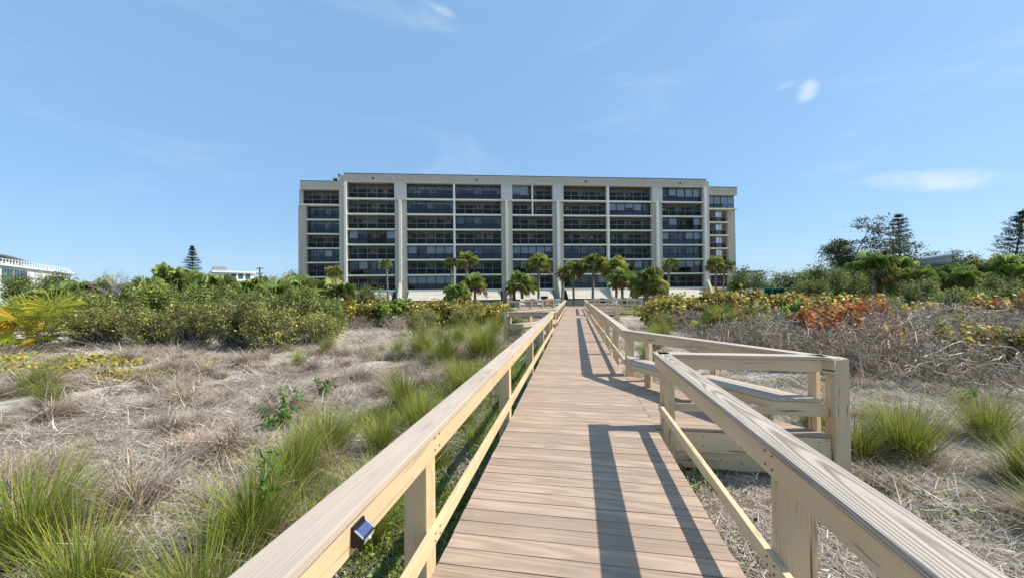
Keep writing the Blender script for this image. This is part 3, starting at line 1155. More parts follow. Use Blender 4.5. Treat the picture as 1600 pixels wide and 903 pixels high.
GREEN = [(.14, .21, .025), (.20, .27, .04), (.26, .31, .05), (.09, .15, .02)]
OLIVE = [(.42, .44, .06), (.50, .47, .09), (.32, .40, .05)]
STRAW = [(.52, .41, .27), (.60, .51, .37), (.40, .30, .20), (.46, .42, .36), (.36, .30, .25)]
GREYST = [(.46, .40, .34), (.33, .28, .24), (.60, .54, .47), (.42, .32, .24), (.20, .17, .14)]
BROWNST = [(.34, .25, .175), (.43, .325, .23), (.24, .175, .125), (.38, .305, .235), (.52, .415, .305)]
RUST = [(.27, .17, .07), (.33, .22, .09)]


def green_tussock(name, n=800, h=1.0, spread=.16, dry=0.25, gap=0.0, lean_dir=None):
    a = Acc()
    nd = int(n * dry)
    ng = n - nd
    az = rng.uniform(0, 2 * np.pi, ng)
    rr = np.abs(rng.normal(0, spread, ng))
    ba = az + rng.normal(0, .7, ng)
    base = np.stack([rr * np.cos(ba), rr * np.sin(ba), np.zeros(ng)], -1)
    L = h * rng.uniform(.6, 1.2, ng)
    lean = np.clip(rng.normal(.22, .16, ng), 0, .8) + rr * .6
    curv = np.clip(rng.normal(.62, .38, ng), .05, 1.9)
    if lean_dir is not None:
        az = np.where(rng.random(ng) < .55, lean_dir + rng.normal(0, .7, ng), az)
    cb = pick(GREEN, ng)
    ct = np.where((rng.random(ng) < .65)[:, None], pick(OLIVE, ng), cb * 1.15)
    ct = np.where((rng.random(ng) < .16)[:, None], pick(RUST, ng), ct)
    blades(a, base, az, L, lean, curv, h * rng.uniform(.0028, .0052, ng), cb * .8, ct, 5)  # blade feet darkened: shade inside the tussock put into the colour
    # dead skirt lying round the foot
    az = rng.uniform(0, 2 * np.pi, nd)
    rr = np.abs(rng.normal(0, spread * 1.1, nd))
    base = np.stack([rr * np.cos(az), rr * np.sin(az), np.full(nd, .02)], -1)
    blades(a, base, az + rng.normal(0, .5, nd), h * rng.uniform(.35, .85, nd), rng.uniform(.5, 1.2, nd), rng.uniform(.5, 1.3, nd),
           h * rng.uniform(.0028, .005, nd), pick(BROWNST, nd) * .6, pick(STRAW, nd), 5, flat=1)  # skirt blades also painted darker at the foot, as shade
    return a.mesh(name, 'blade')


def dry_tussock(name, n=420, h=.5, spread=.16, green=0.0):
    a = Acc()
    az = rng.normal(rng.uniform(0, 6.28), 1.15, n)
    rr = np.abs(rng.normal(0, spread, n))
    ba = rng.uniform(0, 6.28, n)
    base = np.stack([rr * np.cos(ba), rr * np.sin(ba), np.zeros(n)], -1)
    cb, ct = pick(BROWNST, n, .25), pick(BROWNST + STRAW + GREYST[:3], n, .25)
    if green:
        g_ = rng.random(n) < green
        cb = np.where(g_[:, None], pick(OLIVE, n), cb)
    blades(a, base, az, h * rng.uniform(.5, 1.3, n), np.clip(rng.normal(.70, .30, n), .1, 1.35), rng.uniform(.7, 2.0, n), h * rng.uniform(.005, .0095, n), cb * .6, ct * 1.15, 5, flat=1)  # darker feet paint in the shade under the tuft
    return a.mesh(name, 'straw')


PALEST = [(.72, .66, .57), (.60, .535, .445), (.50, .435, .355), (.70, .645, .555), (.40, .325, .25), (.20, .16, .125), (.52, .43, .33), (.28, .23, .18)]


def mat_tuft(name, n=34, L=.30):
    """matted pale straw lying flat on the sand, loosely combed one way"""
    a = Acc()
    az = np.where(rng.random(n) < .65, rng.normal(0, .8, n), rng.uniform(0, 6.28, n))
    base = np.stack([rng.normal(0, .13, n), rng.normal(0, .13, n), np.abs(rng.normal(0, .022, n))], -1)
    blades(a, base, az, L * rng.uniform(.4, 1.3, n), rng.uniform(1.0, 1.55, n), rng.uniform(-.25, .6, n), L * rng.uniform(.009, .018, n),
           pick(PALEST, n, .25), pick(PALEST, n, .2), 3, flat=1)
    return a.mesh(name, 'straw')


def litter_tuft(name, n=60):
    """short broken twigs and stalks on the sand"""
    a = Acc()
    az = rng.uniform(0, 6.28, n)
    base = np.stack([rng.normal(0, .14, n), rng.normal(0, .14, n), np.abs(rng.normal(0, .012, n))], -1)
    blades(a, base, az, rng.uniform(.04, .20, n), rng.uniform(1.2, 1.6, n), rng.uniform(-.3, .3, n), rng.uniform(.0018, .0042, n),
           pick(PALEST + GREYST, n, .3), pick(PALEST + GREYST, n, .3), 2, flat=1)
    return a.mesh(name, 'straw')


def tubes(acc, P, r0, r1, col):
    """n three-sided twigs; P (n,k,3)"""
    n, k, _ = P.shape
    T = unit(np.gradient(P, axis=1))
    ref = np.where(np.abs(T[..., 2:3]) > .9, np.array([1., 0, 0]), np.array([0, 0, 1.]))
    A = unit(np.cross(T, ref))
    B = np.cross(T, A)
    t = np.linspace(0, 1, k)
    rad = (np.asarray(r0).reshape(-1, 1) * (1 - t) + np.asarray(r1).reshape(-1, 1) * t)[..., None]
    V = np.stack([P + rad * (A * math.cos(q) + B * math.sin(q)) for q in (0, 2.094, 4.189)], 2).reshape(n, k * 3, 3)
    j = np.arange(k - 1)
    f = np.concatenate([np.stack([3 * j + s, 3 * j + (s + 1) % 3, 3 * j + 3 + (s + 1) % 3, 3 * j + 3 + s], -1) for s in range(3)])
    F = (np.arange(n)[:, None, None] * k * 3 + f[None]).reshape(-1, 4)
    if np.ndim(col) == 1:
        C = col
    else:
        C = np.repeat(np.asarray(col)[:, None, :], k * 3, 1).reshape(-1, 3)
    acc.add(V, F, C)


def curvy(a, b, k=5, wob=.12):
    """n polylines from a to b with a bend"""
    n = len(a)
    t = np.linspace(0, 1, k)[None, :, None]
    d = b - a
    L = np.linalg.norm(d, axis=1)[:, None, None]
    bend = rng.normal(0, 1, (n, 1, 3)) * L * wob * np.sin(np.pi * t)
    ji = rng.normal(0, 1, (n, k, 3)) * L * wob * .25 * np.sin(np.pi * t)
    return a[:, None, :] * (1 - t) + b[:, None, :] * t + bend + ji


def leafs(acc, c, size, cols, up=.5, aspect=.45, droop=0.0):
    """n folded leaf blades about points c"""
    n = len(c)
    nrm = unit(rng.normal(0, 1, (n, 3)) + np.array([0, 0, up * 2.2]))
    d = unit(np.cross(nrm, rng.normal(0, 1, (n, 3))))
    s = np.cross(nrm, d)
    L = np.asarray(size).reshape(-1, 1)
    w = L * aspect
    m = c + d * L * .45
    V = np.stack([c, m + s * w * .5 + nrm * w * .14, c + d * L - nrm * L * droop, m - s * w * .5 + nrm * w * .14], 1)
    F = np.arange(n * 4).reshape(n, 4)
    acc.add(V, F, np.repeat(cols[:, None, :], 4, 1).reshape(-1, 3))


def rounds(acc, c, size, cols, up=.6):
    """n roundish stiff leaves (sea grape)"""
    n = len(c)
    nrm = unit(rng.normal(0, 1, (n, 3)) + np.array([0, 0, up * 2.2]))
    d = unit(np.cross(nrm, rng.normal(0, 1, (n, 3))))
    s = np.cross(nrm, d)
    L = np.asarray(size).reshape(-1, 1)
    pts = []
    for q in np.arange(6) * np.pi / 3:
        pts.append(c + L * .5 * (d * math.cos(q) + s * math.sin(q)) + nrm * L * .10 * abs(math.sin(q)))
    V = np.stack(pts, 1)
    F = np.arange(n * 6).reshape(n, 6)
    acc.add(V, F, np.repeat(cols[:, None, :], 6, 1).reshape(-1, 3))


def blob_points(n, rx, ry, h, z0=.1, lobes=9, shell=.55, spread=.34):
    """cluster centres in an uneven crown: lobes of different size, mostly near their surface"""
    az = rng.uniform(0, 6.28, lobes)
    q = np.sqrt(rng.uniform(0, 1, lobes)) * .72
    cen = np.stack([rx * q * np.cos(az), ry * q * np.sin(az), z0 + (h - z0) * rng.uniform(.25, .80, lobes) * (1 - .25 * q)], -1)
    rad = np.stack([rx * rng.uniform(.25, .5, lobes), ry * rng.uniform(.25, .5, lobes), (h - z0) * rng.uniform(.18, spread, lobes)], -1)
    k = rng.integers(0, lobes, n)
    dr = unit(rng.normal(0, 1, (n, 3)))
    rr = np.where(rng.random(n) < shell, rng.uniform(.78, 1.08, n), np.cbrt(rng.random(n)))
    p = cen[k] + dr * rad[k] * rr[:, None]
    p[:, 2] = np.clip(p[:, 2], z0 * .5, None)
    return p


def shrub(name, rx, ry, h, ncl=260, per=26, leaf=.075, cols=None, z0=.12, twigs=70, lobes=9, round_leaf=False, aspect=.45, bare=0.0, tcol=(.22, .195, .165), tint_top=None):
    """returns (branch mesh, foliage mesh)"""
    cl = blob_points(ncl, rx, ry, h, z0, lobes)
    br = Acc()
    stems = max(4, twigs // 12)
    sb = np.stack([rng.normal(0, rx * .16, stems), rng.normal(0, ry * .16, stems), np.full(stems, -.12)], -1)
    sel = cl[rng.integers(0, ncl, twigs)]
    st = sb[rng.integers(0, stems, twigs)]
    P = curvy(st, sel, 6, .10)
    tc = np.clip(np.array(tcol) * rng.uniform(.7, 1.35, (twigs, 1)), 0, 1)
    r0 = .008 + .010 * h * rng.uniform(.4, 1.0, twigs)
    tubes(br, P, r0, r0 * .28, tc)
    m = twigs * 3
    src = P[rng.integers(0, twigs, m), rng.integers(2, 6, m)]
    dst = src + unit(rng.normal(0, 1, (m, 3)) + np.array([0, 0, .5])) * (h * rng.uniform(.08, .26, m))[:, None]
    tubes(br, curvy(src, dst, 4, .12), np.full(m, .0065), np.full(m, .002), np.clip(np.array(tcol) * rng.uniform(.7, 1.4, (m, 1)), 0, 1))
    fo = Acc()
    keep = rng.random(ncl) >= bare
    cl = cl[keep]
    n = len(cl) * per
    c = np.repeat(cl, per, 0) + rng.normal(0, 1, (n, 3)) * np.array([rx, ry, h * .8]) * .075
    col = pick(cols, n, .22)
    # whole clusters share a tone
    col *= np.repeat(rng.choice([.55, .8, 1.05, 1.35, 1.75], (len(cl), 1)), per, 0)
    if tint_top is not None:
        tcols, frac = tint_top
        selc = np.repeat(rng.random(len(cl)) < frac, per)
        sel2 = selc & (rng.random(n) < .75)
        col = np.where(sel2[:, None], pick(tcols, n, .2), col)
    sz = leaf * rng.uniform(.5, 1.5, n)
    if round_leaf:
        rounds(fo, c, sz, col)
    else:
        leafs(fo, c, sz, col, aspect=aspect)
    return br.mesh(name + '_branches', 'leaf'), fo.mesh(name + '_foliage', 'leaf')


def bramble(name, rx, ry, h, n=520, thick=.010, arch=.8):
    """tangle of arching bare grey stems"""
    a = Acc()
    az = rng.uniform(0, 6.28, n)
    q = np.sqrt(rng.random(n))
    p0 = np.stack([rx * q * np.cos(az), ry * q * np.sin(az), np.full(n, -.06)], -1)
    d2 = rng.uniform(0, 6.28, n)
    reach = rng.uniform(.3, 1.0, n) * h * .95
    p2 = p0 + np.stack([reach * np.cos(d2), reach * np.sin(d2), h * rng.uniform(.15, 1.05, n) * (1 - .35 * q)], -1)
    P = curvy(p0, p2, 7, .12)
    t = np.linspace(0, 1, 7)
    P[:, :, 2] += (arch * h * .35 * rng.uniform(0, 1, n))[:, None] * np.sin(np.pi * t)[None]
    tone = np.array([.50, .41, .32]) * rng.uniform(.4, 1.5, (n, 1))
    r0 = thick * rng.uniform(.4, 1.3, n)
    tubes(a, P, r0, r0 * .3, tone)
    m = n * 5
    src = P[rng.integers(0, n, m), rng.integers(1, 7, m)]
    dst = src + unit(rng.normal(0, 1, (m, 3)) + np.array([0, 0, .25])) * (h * rng.uniform(.12, .42, m))[:, None]
    dst[:, 2] = np.maximum(dst[:, 2], 0)
    tubes(a, curvy(src, dst, 4, .16), np.full(m, thick * .42), np.full(m, thick * .14), np.array([.47, .385, .30]) * rng.uniform(.35, 1.5, (m, 1)))
    return a.mesh(name, 'leaf')


def fan_leaves(acc, crown, n, rad, pet, el_lo, el_hi, cols, dead=None, nb=22, droop=.35, stiff=.0, wid=.028):
    """n palmetto fans about the point crown; dead = list of colours for the lowest leaves"""
    for i in range(n):
        f = (i + .5) / n
        el = el_lo + (el_hi - el_lo) * f ** .8 + rng.normal(0, .10)
        az = i * 2.399 + rng.normal(0, .25)
        d = np.array([math.cos(el) * math.cos(az), math.cos(el) * math.sin(az), math.sin(el)])
        s = np.array([-math.sin(az), math.cos(az), 0.0])
        nn = np.cross(d, s) * -1
        rl = rng.normal(0, .35)
        s2 = s * math.cos(rl) + nn * math.sin(rl)
        nn = np.cross(d, s2) * -1
        pl = pet * rng.uniform(.75, 1.2)
        Rr = rad * rng.uniform(.8, 1.15)
        p1 = np.array(crown) + d * pl * (1.0 + .25 * (i % 3 == 0)) - np.array([0, 0, pl * .10])
        cc = pick(cols, 1, .16)[0]
        if dead is not None and f < .09:
            cc = pick(dead, 1)[0]
        tubes(acc, np.stack([np.array(crown), (np.array(crown) + p1) / 2 + np.array([0, 0, pl * .03]), p1])[None], [.022], [.012], cc * .9)
        ph = np.linspace(-1.95, 1.95, nb) + rng.normal(0, .03, nb)
        dirs = np.cos(ph)[:, None] * d + np.sin(ph)[:, None] * s2
        dirs = unit(dirs + nn * (.10 + .22 * np.abs(np.sin(ph)))[:, None] * .8)
        L = Rr * (.62 + .38 * np.cos(ph * .72)) * rng.uniform(.9, 1.08, nb)
        sd_ = unit(np.cross(dirs, nn))
        w = wid * Rr
        mid = p1 + dirs * (L * .5)[:, None]
        tip0 = p1 + dirs * (L * .82)[:, None] - np.array([0, 0, 1.]) * (L * droop * .16)[:, None]
        tip = p1 + dirs * L[:, None] - np.array([0, 0, 1.]) * (L * droop * rng.uniform(.3, 1.1, nb))[:, None]
        up = nn * w * .35
        V = np.stack([np.repeat(p1[None], nb, 0), mid + sd_ * w + up, tip0 + sd_ * w * .45, tip, tip0 - sd_ * w * .45, mid - sd_ * w + up], 1)
        F = np.arange(nb * 6).reshape(nb, 6)
        tone = np.clip(cc[None] * rng.uniform(.75, 1.25, (nb, 1)), 0, 1)
        C = np.repeat(tone[:, None, :], 6, 1)
        C[:, 3] = C[:, 3] * np.array([1.22, 1.12, .95])
        q = np.concatenate([F[:, [0, 1, 2, 3]], F[:, [0, 3, 4, 5]]])
        acc.add(V, q, C.reshape(-1, 3))


PALMG = [(.31, .38, .11), (.38, .42, .14), (.23, .30, .085), (.46, .48, .18)]
PALMY = [(.60, .54, .07), (.46, .48, .07), (.56, .43, .07), (.34, .40, .06), (.26, .33, .055), (.52, .50, .07)]
DEADP = [(.28, .19, .11), (.22, .15, .09), (.33, .25, .16)]


def trunk_mesh(name, h, r0, r1, lean=(0, 0), rings=26, mat='palm_bark', boots=.25):
    """slightly bent ringed palm stem, shaggy with old leaf bases near the top"""
    V, F = [], []
    ns = 10
    for k in range(rings + 1):
        t = k / rings
        r = r0 + (r1 - r0) * t
        if t > 1 - boots:
            r *= 1.30
        r *= (1.0 if k % 2 else 1.09) * random.uniform(.96, 1.04)
        cx = lean[0] * (t ** 1.6) + .06 * math.sin(3 * t + lean[0])
        cy = lean[1] * (t ** 1.6)
        for j in range(ns):
            a = 6.2832 * j / ns
            q = r * random.uniform(.93, 1.07)
            V.append((cx + q * math.cos(a), cy + q * math.sin(a), h * t - .15 * (k == 0)))
    for k in range(rings):
        for j in range(ns):
            F.append((k * ns + j, k * ns + (j + 1) % ns, (k + 1) * ns + (j + 1) % ns, (k + 1) * ns + j))
    return npmesh(name, np.array(V), [np.array(F)], mat, smooth=True)


def palm_tree(h, crown_r, lean=(0, 0), n=30, seed_dead=True, el=(-.85, 1.35), r0=.17):
    tm = trunk_mesh('trunk', h, r0, r0 * .82, lean)
    a = Acc()
    fan_leaves(a, (lean[0], lean[1], h), n, crown_r * .62, crown_r * .50, el[0], el[1], PALMG, DEADP if seed_dead else None, nb=22, droop=.7, wid=.022)
    return tm, a.mesh('crown', 'palm_leaf')


def place(name, label, cat, loc, rz, parts, scl=1.0, group=None, zscl=None):
    """a thing: Empty at the base with its part meshes"""
    e = empty(name, loc, rz)
    e.scale = (scl, scl, zscl if zscl else scl)
    tag(e, label, cat, group)
    for pn, me in parts:
        link(pn, me, e)
    return e


def gz(x, y):
    return float(terr(x, y))


# ------------------------------------------------------------------ scattered ground cover (uncountable)
def scatter(name, label, pts, rots, scl, idx, variants, cat=None):
    vc = bpy.data.collections.new(name + '_kinds')
    for k, me in enumerate(variants):
        vo = bpy.data.objects.new('%s_piece_%02d' % (name, k), me)
        vc.objects.link(vo)
    me = bpy.data.meshes.new(name)
    me.vertices.add(len(pts))
    me.vertices.foreach_set('co', np.asarray(pts, np.float32).ravel())
    for nm, ty, dat, key in (('rot', 'FLOAT_VECTOR', rots, 'vector'), ('scl', 'FLOAT', scl, 'value'), ('idx', 'INT', idx, 'value')):
        at = me.attributes.new(nm, ty, 'POINT')
        at.data.foreach_set(key, np.asarray(dat, np.int32 if ty == 'INT' else np.float32).ravel())
    o = link(name, me)
    tag(o, label, cat, kind='stuff')
    ng = bpy.data.node_groups.new(name + '_nodes', 'GeometryNodeTree')
    ng.interface.new_socket('Geometry', in_out='INPUT', socket_type='NodeSocketGeometry')
    ng.interface.new_socket('Geometry', in_out='OUTPUT', socket_type='NodeSocketGeometry')
    N, L = ng.nodes, ng.links
    gi, go = N.new('NodeGroupInput'), N.new('NodeGroupOutput')
    iop = N.new('GeometryNodeInstanceOnPoints')
    ci = N.new('GeometryNodeCollectionInfo')
    ci.inputs['Collection'].default_value = vc
    ci.inputs['Separate Children'].default_value = True
    ci.inputs['Reset Children'].default_value = True

    def attr(nm, dt):
        a = N.new('GeometryNodeInputNamedAttribute')
        a.data_type = dt
        a.inputs['Name'].default_value = nm
        return a.outputs[0]
    L.new(gi.outputs[0], iop.inputs['Points'])
    L.new(ci.outputs[0], iop.inputs['Instance'])
    iop.inputs['Pick Instance'].default_value = True
    L.new(attr('idx', 'INT'), iop.inputs['Instance Index'])
    L.new(attr('rot', 'FLOAT_VECTOR'), iop.inputs['Rotation'])
    L.new(attr('scl', 'FLOAT'), iop.inputs['Scale'])
    L.new(iop.outputs[0], go.inputs[0])
    md = o.modifiers.new('scatter', 'NODES')
    md.node_group = ng
    return o


def field(n, x0, x1, y0, y1, keep):
    x = rng.uniform(x0, x1, n)
    y = rng.uniform(y0, y1, n)
    k = keep(x, y)
    return x[k], y[k]


def patch(x, y, s, ph):
    """smooth patchiness 0..1"""
    return .5 + .25 * (np.sin(s * x + ph) * np.sin(s * 1.3 * y + 2 * ph) + np.sin(s * 1.9 * x - s * .8 * y + ph * 3) * .6 + np.sin(s * .6 * x + s * 2.1 * y - ph) * .6)


def off_deck(x, y, m=.12):
    right = (x > XL - m) & (x < RX + .05 + m)
    tri = (x > 0) & (x < 3.0) & (y > 4.5) & (y < 7.7) & ((x - 1) / 1.9 + (y - 4.6) / 2.95 < 1.05)
    tri2 = (x < 0) & (x > -2.8) & (y > 14.3) & (y < 17.3)
    return ~(right | tri | tri2)


mats_v = [mat_tuft('straw_mat') for _ in range(7)]
litt_v = [litter_tuft('litter') for _ in range(6)]
# straw mat on the left field and, thinner, on the right
flow = lambda x, y: 1.2 * np.sin(.55 * x + .3) + 1.3 * np.sin(.6 * y + .25 * x) + 2.4


def mat_field(n, box, dens):
    x, y = field(n, *box, lambda x, y: off_deck(x, y) & (rng.random(len(x)) < dens(x, y)))
    z = terr(x, y)
    r = np.stack([rng.normal(0, .10, len(x)), rng.normal(0, .10, len(x)), flow(x, y) + rng.normal(0, .75, len(x))], -1)
    return np.stack([x, y, z], -1), r


def dl(x, y):
    return (.04 + 1.0 * smooth01(.42, .62, patch(x, y, 2.3, .7))) * (1 - .85 * smooth01(.48, .68, patch(x, y, .9, 2.1))) * (1 - .3 * smooth01(9, 20, np.hypot(x, y)))


P1, R1 = mat_field(9000, (-24, -1.1, .6, 15.5), dl)
P2, R2 = mat_field(6500, (1.3, 17, .4, 13.0), lambda x, y: .05 + .5 * smooth01(.5, .7, patch(x, y, 1.6, 3.3)))
P3, R3 = mat_field(5000, (-26, 16, 14, 34), lambda x, y: np.full(len(x), .7))
PP, RR = np.concatenate([P1, P2, P3]), np.concatenate([R1, R2, R3])
far_ = np.hypot(PP[:, 0], PP[:, 1])
scatter('straw_mat', 'grey-brown matted dead grass lying over the sand', PP, RR,
        rng.uniform(.7, 1.5, len(PP)) * (1 + .5 * smooth01(8, 20, far_)), rng.integers(0, 7, len(PP)), mats_v, 'dead grass')
x, y = field(9500, -9, -1.0, .8, 10, lambda x, y: off_deck(x, y, -.5) & (rng.random(len(x)) < .75))
x2, y2 = field(12500, 1.0, 10, .6, 10, lambda x, y: off_deck(x, y, -.5))
x, y = np.concatenate([x, x2]), np.concatenate([y, y2])
scatter('plant_litter', 'broken grey twigs and stalks littering the sand near the boardwalk', np.stack([x, y, terr(x, y)], -1),
        np.stack([rng.normal(0, .08, len(x)), rng.normal(0, .08, len(x)), rng.uniform(0, 6.28, len(x))], -1), rng.uniform(.7, 1.35, len(x)),
        rng.integers(0, 6, len(x)), litt_v, 'plant litter')


def weed_mat(name, cols, leaf=.028, n=46, hgt=.07):
    a = Acc()
    c = np.stack([rng.normal(0, .12, n), rng.normal(0, .12, n), np.abs(rng.normal(0, hgt, n)) + .01], -1)
    leafs(a, c, leaf * rng.uniform(.6, 1.5, n), pick(cols, n, .25), up=.7, aspect=.55)
    return a.mesh(name, 'leaf')


wv = [weed_mat('weed', [(.14, .20, .03), (.19, .25, .04), (.10, .15, .025)]) for _ in range(4)]
wg = []
for _ in range(3):
    a = Acc()
    n = 60
    ba = np.stack([rng.normal(0, .10, n), rng.normal(0, .10, n), np.zeros(n)], -1)
    blades(a, ba, rng.uniform(0, 6.28, n), rng.uniform(.10, .32, n), rng.uniform(.1, .9, n), rng.uniform(.2, 1.2, n), rng.uniform(.0015, .003, n), pick(GREEN + OLIVE, n), pick(OLIVE + GREEN, n), 4)
    wg.append(a.mesh('grass_sprig', 'blade'))
xs, ys = field(1500, -1.75, -.9, 2.2, 14, lambda x, y: (rng.random(len(x)) < .25 + .75 * smooth01(.45, .6, patch(x, y, 1.2, .2))))
xb, yb = field(260, 1.2, 2.6, 3.2, 4.9, lambda x, y: (rng.random(len(x)) < smooth01(.5, .7, patch(x, y, 2.2, 1.2))))
xd, yd = field(900, 2.6, 11, 2.0, 9.5, lambda x, y: (rng.random(len(x)) < smooth01(.62, .78, patch(x, y, 1.0, 4.1))))
xs, ys = np.concatenate([xs, xb, xd]), np.concatenate([ys, yb, yd])
scatter('ground_weeds', 'bright green low weeds growing along the boardwalk edge', np.stack([xs, ys, terr(xs, ys)], -1),
        np.stack([np.zeros(len(xs)), np.zeros(len(xs)), rng.uniform(0, 6.28, len(xs))], -1), rng.uniform(.7, 1.5, len(xs)), rng.integers(0, 4, len(xs)), wv, 'weeds')
xs, ys = field(3800, -3.6, -.95, .8, 15, lambda x, y: off_deck(x, y, .02) & (rng.random(len(x)) < .02 + .35 * smooth01(.52, .70, patch(x, y, 1.6, 1.9))))
xb, yb = field(1500, -12, 12, 9, 30, lambda x, y: off_deck(x, y, .02) & (rng.random(len(x)) < .5 * np.exp(-(np.abs(x) - 1.5) / 3)))
xs, ys = np.concatenate([xs, xb]), np.concatenate([ys, yb])
scatter('grass_sprigs', 'thin green grass growing between the tussocks beside the boardwalk', np.stack([xs, ys, terr(xs, ys)], -1),
        np.stack([rng.normal(0, .1, len(xs)), rng.normal(0, .1, len(xs)), rng.uniform(0, 6.28, len(xs))], -1), rng.uniform(.8, 1.9, len(xs)), rng.integers(0, 3, len(xs)), wg, 'grass')

# yellow-leaved vine on the sand at the far left
yv = []
for _ in range(3):
    a = Acc()
    n = 34
    c = np.stack([rng.normal(0, .2, n), rng.normal(0, .2, n), rng.uniform(.03, .20, n)], -1)
    rounds(a, c, .085 * rng.uniform(.7, 1.3, n), pick([(.42, .38, .05), (.34, .35, .05), (.22, .26, .04), (.46, .33, .06)], n), up=.5)
    yv.append(a.mesh('vine_leaves', 'leaf'))
xs, ys = field(520, -22, -11.2, 7.4, 9.8, lambda x, y: (rng.random(len(x)) < smooth01(.36, .55, patch(x, y, .9, .5))) & (y > 7.6 - (x + 11) * .12))
scatter('yellow_vine', 'creeping vine with yellow-green leaves on the sand below the yellowing palmetto', np.stack([xs, ys, terr(xs, ys)], -1),
        np.stack([np.zeros(len(xs)), np.zeros(len(xs)), rng.uniform(0, 6.28, len(xs))], -1), rng.uniform(.7, 1.3, len(xs)), rng.integers(0, 3, len(xs)), yv, 'vine')

# ------------------------------------------------------------------ grass tussocks
gt = [green_tussock('tussock', 1300, 1.0, .13, .30), green_tussock('tussock', 1100, 1.0, .10, .38), green_tussock('tussock', 1250, 1.0, .15, .42, lean_dir=.5),
      green_tussock('tussock', 1150, 1.0, .12, .58, lean_dir=2.8)]
DRYG = [dry_tussock('tussock', 520, .5, .12), dry_tussock('tussock', 480, .5, .16), dry_tussock('tussock', 560, .55, .10), dry_tussock('tussock', 500, .5, .13, .3), dry_tussock('tussock', 520, .5, .2), dry_tussock('tussock', 460, .45, .14, .15)]


def tussock(x, y, s, k, label, group=None, rz=None, me=None, zs=None):
    o = link('grass_tussock', me or gt[k % 4], None, (x, y, gz(x, y) - .01), (0, 0, rng.uniform(0, 6.28) if rz is None else rz), (s, s, zs or s))
    tag(o, label, 'grass tussock', group)
    return o


T = tussock
T(-4.55, 2.35, .98, 0, 'tall bright green grass tussock in the lower left corner', zs=.95)
T(-3.42, 2.02, .76, 1, 'green grass tussock cut by the bottom edge, right of the corner one')
T(-2.75, 2.72, .84, 1, 'upright green and rust tussock with a leafy sprig behind the left railing')
T(-2.35, 1.95, .72, 2, 'low green tussock leaning against the left railing near the solar light')
T(-3.05, 3.55, .78, 2, 'dark green tussock behind the upright rust-tipped one', rz=1)
T(-3.35, 4.45, .80, 0, 'round dark green tussock on pale sand left of the railing')
T(-2.15, 3.6, .66, 3, 'sprawling green tussock close to the left railing near the second post')
T(-2.35, 5.3, .72, 2, 'olive tussock beside the left railing at its middle')
T(-3.05, 6.2, .85, 3, 'broad yellow-green tussock beside the left railing in mid distance', rz=2.2)
T(-2.2, 7.3, .75, 0, 'green tussock hard against the left railing in mid distance')
T(-1.75, 2.9, .5, 0, 'small green tussock squeezed against the left railing before its first post')
T(-1.7, 4.3, .55, 1, 'small green tussock against the left railing between the first two posts')
T(-1.75, 5.7, .55, 3, 'small green tussock against the left railing at the second post')
T(-2.6, 4.6, .6, 1, 'dark green tussock between the round one and the railing')
T(-1.8, 8.6, .65, 2, 'green tussock against the left railing past the mid distance one')
T(-2.7, 8.2, .75, 1, 'yellow-green tussock left of the railing tussocks in mid distance')
T(-3.9, 10.3, 1.3, 2, 'large golden green tussock left of the boardwalk, front of a group', rz=.4)
T(-5.1, 11.6, 1.25, 1, 'dark green upright tussock at the left of the golden group')
T(-2.9, 11.3, 1.35, 0, 'tall golden grass tussock nearest the far left railing', rz=3.0)
T(-3.2, 12.8, 1.1, 0, 'tall golden tussock behind the group by the far left railing')
T(-5.0, 15.2, 1.0, 2, 'golden tussock behind the group, left of the round bush')
T(-6.2, 16.2, .95, 3, 'pale golden tussock at the foot of the round bush')
T(-2.6, 15.0, .9, 1, 'yellow-green tussock just before the left bench platform')
T(-4.2, 19.0, 1.1, 2, 'golden tussock behind the left bench platform')
T(-5.6, 20.0, 1.0, 3, 'straw-gold tussock right of the round bush')
T(-9.0, 12.0, .8, 3, 'yellowish tussock at the far edge of the dry field')
T(-8.2, 9.8, .7, 3, 'olive tussock in the middle of the dry field')
T(-12.6, 6.6, .8, 3, 'olive and brown tussock left of centre in the dry field')
T(-10.2, 5.6, .75, 3, 'spreading olive tussock at the left of the dry field')
T(-6.3, 12.1, .8, 3, 'pale olive tussock at the edge of the dry field before the round bush')
T(4.15, 5.45, .86, 0, 'large green tussock with dry skirt right of the cracked post', rz=.5)
T(3.55, 5.35, .70, 3, 'straw-coloured half of the grass clump beside the cracked post', rz=3.4)
T(5.75, 6.25, .80, 1, 'upright green tussock behind the large one at right')
T(4.25, 3.95, .82, 3, 'sprawling green tussock cut by the right edge', rz=3.3)
T(4.9, 4.9, .72, 2, 'green grass tussock at the right edge above the sprawling one')
T(3.75, 6.55, .62, 1, 'small dark green tussock just right of the cracked post')
T(6.4, 14.5, .9, 3, 'pale green grass tussock behind the slanted right railing')
T(3.0, 14.5, .9, 2, 'golden green tussock beside the right railing beyond the bench bay')
T(3.9, 17.5, .95, 0, 'green tussock before the green bush beyond the right bench bay')
T(2.2, 11.8, .8, 3, 'dry olive tussock under the right railing')
T(-14.2, 9.4, .95, 3, 'pale straw tussock beside the yellow vine, left one of two', me=DRYG[2], zs=1.7)
T(-11.2, 8.6, .95, 3, 'brown straw tussock in the dry field, right one of two', me=DRYG[0], zs=1.9)
DLAB, DGRP = 'low grey-brown dead grass tussock in the dry field left of the boardwalk', 'dead tussocks in the left field'
pts = []
tries = 0
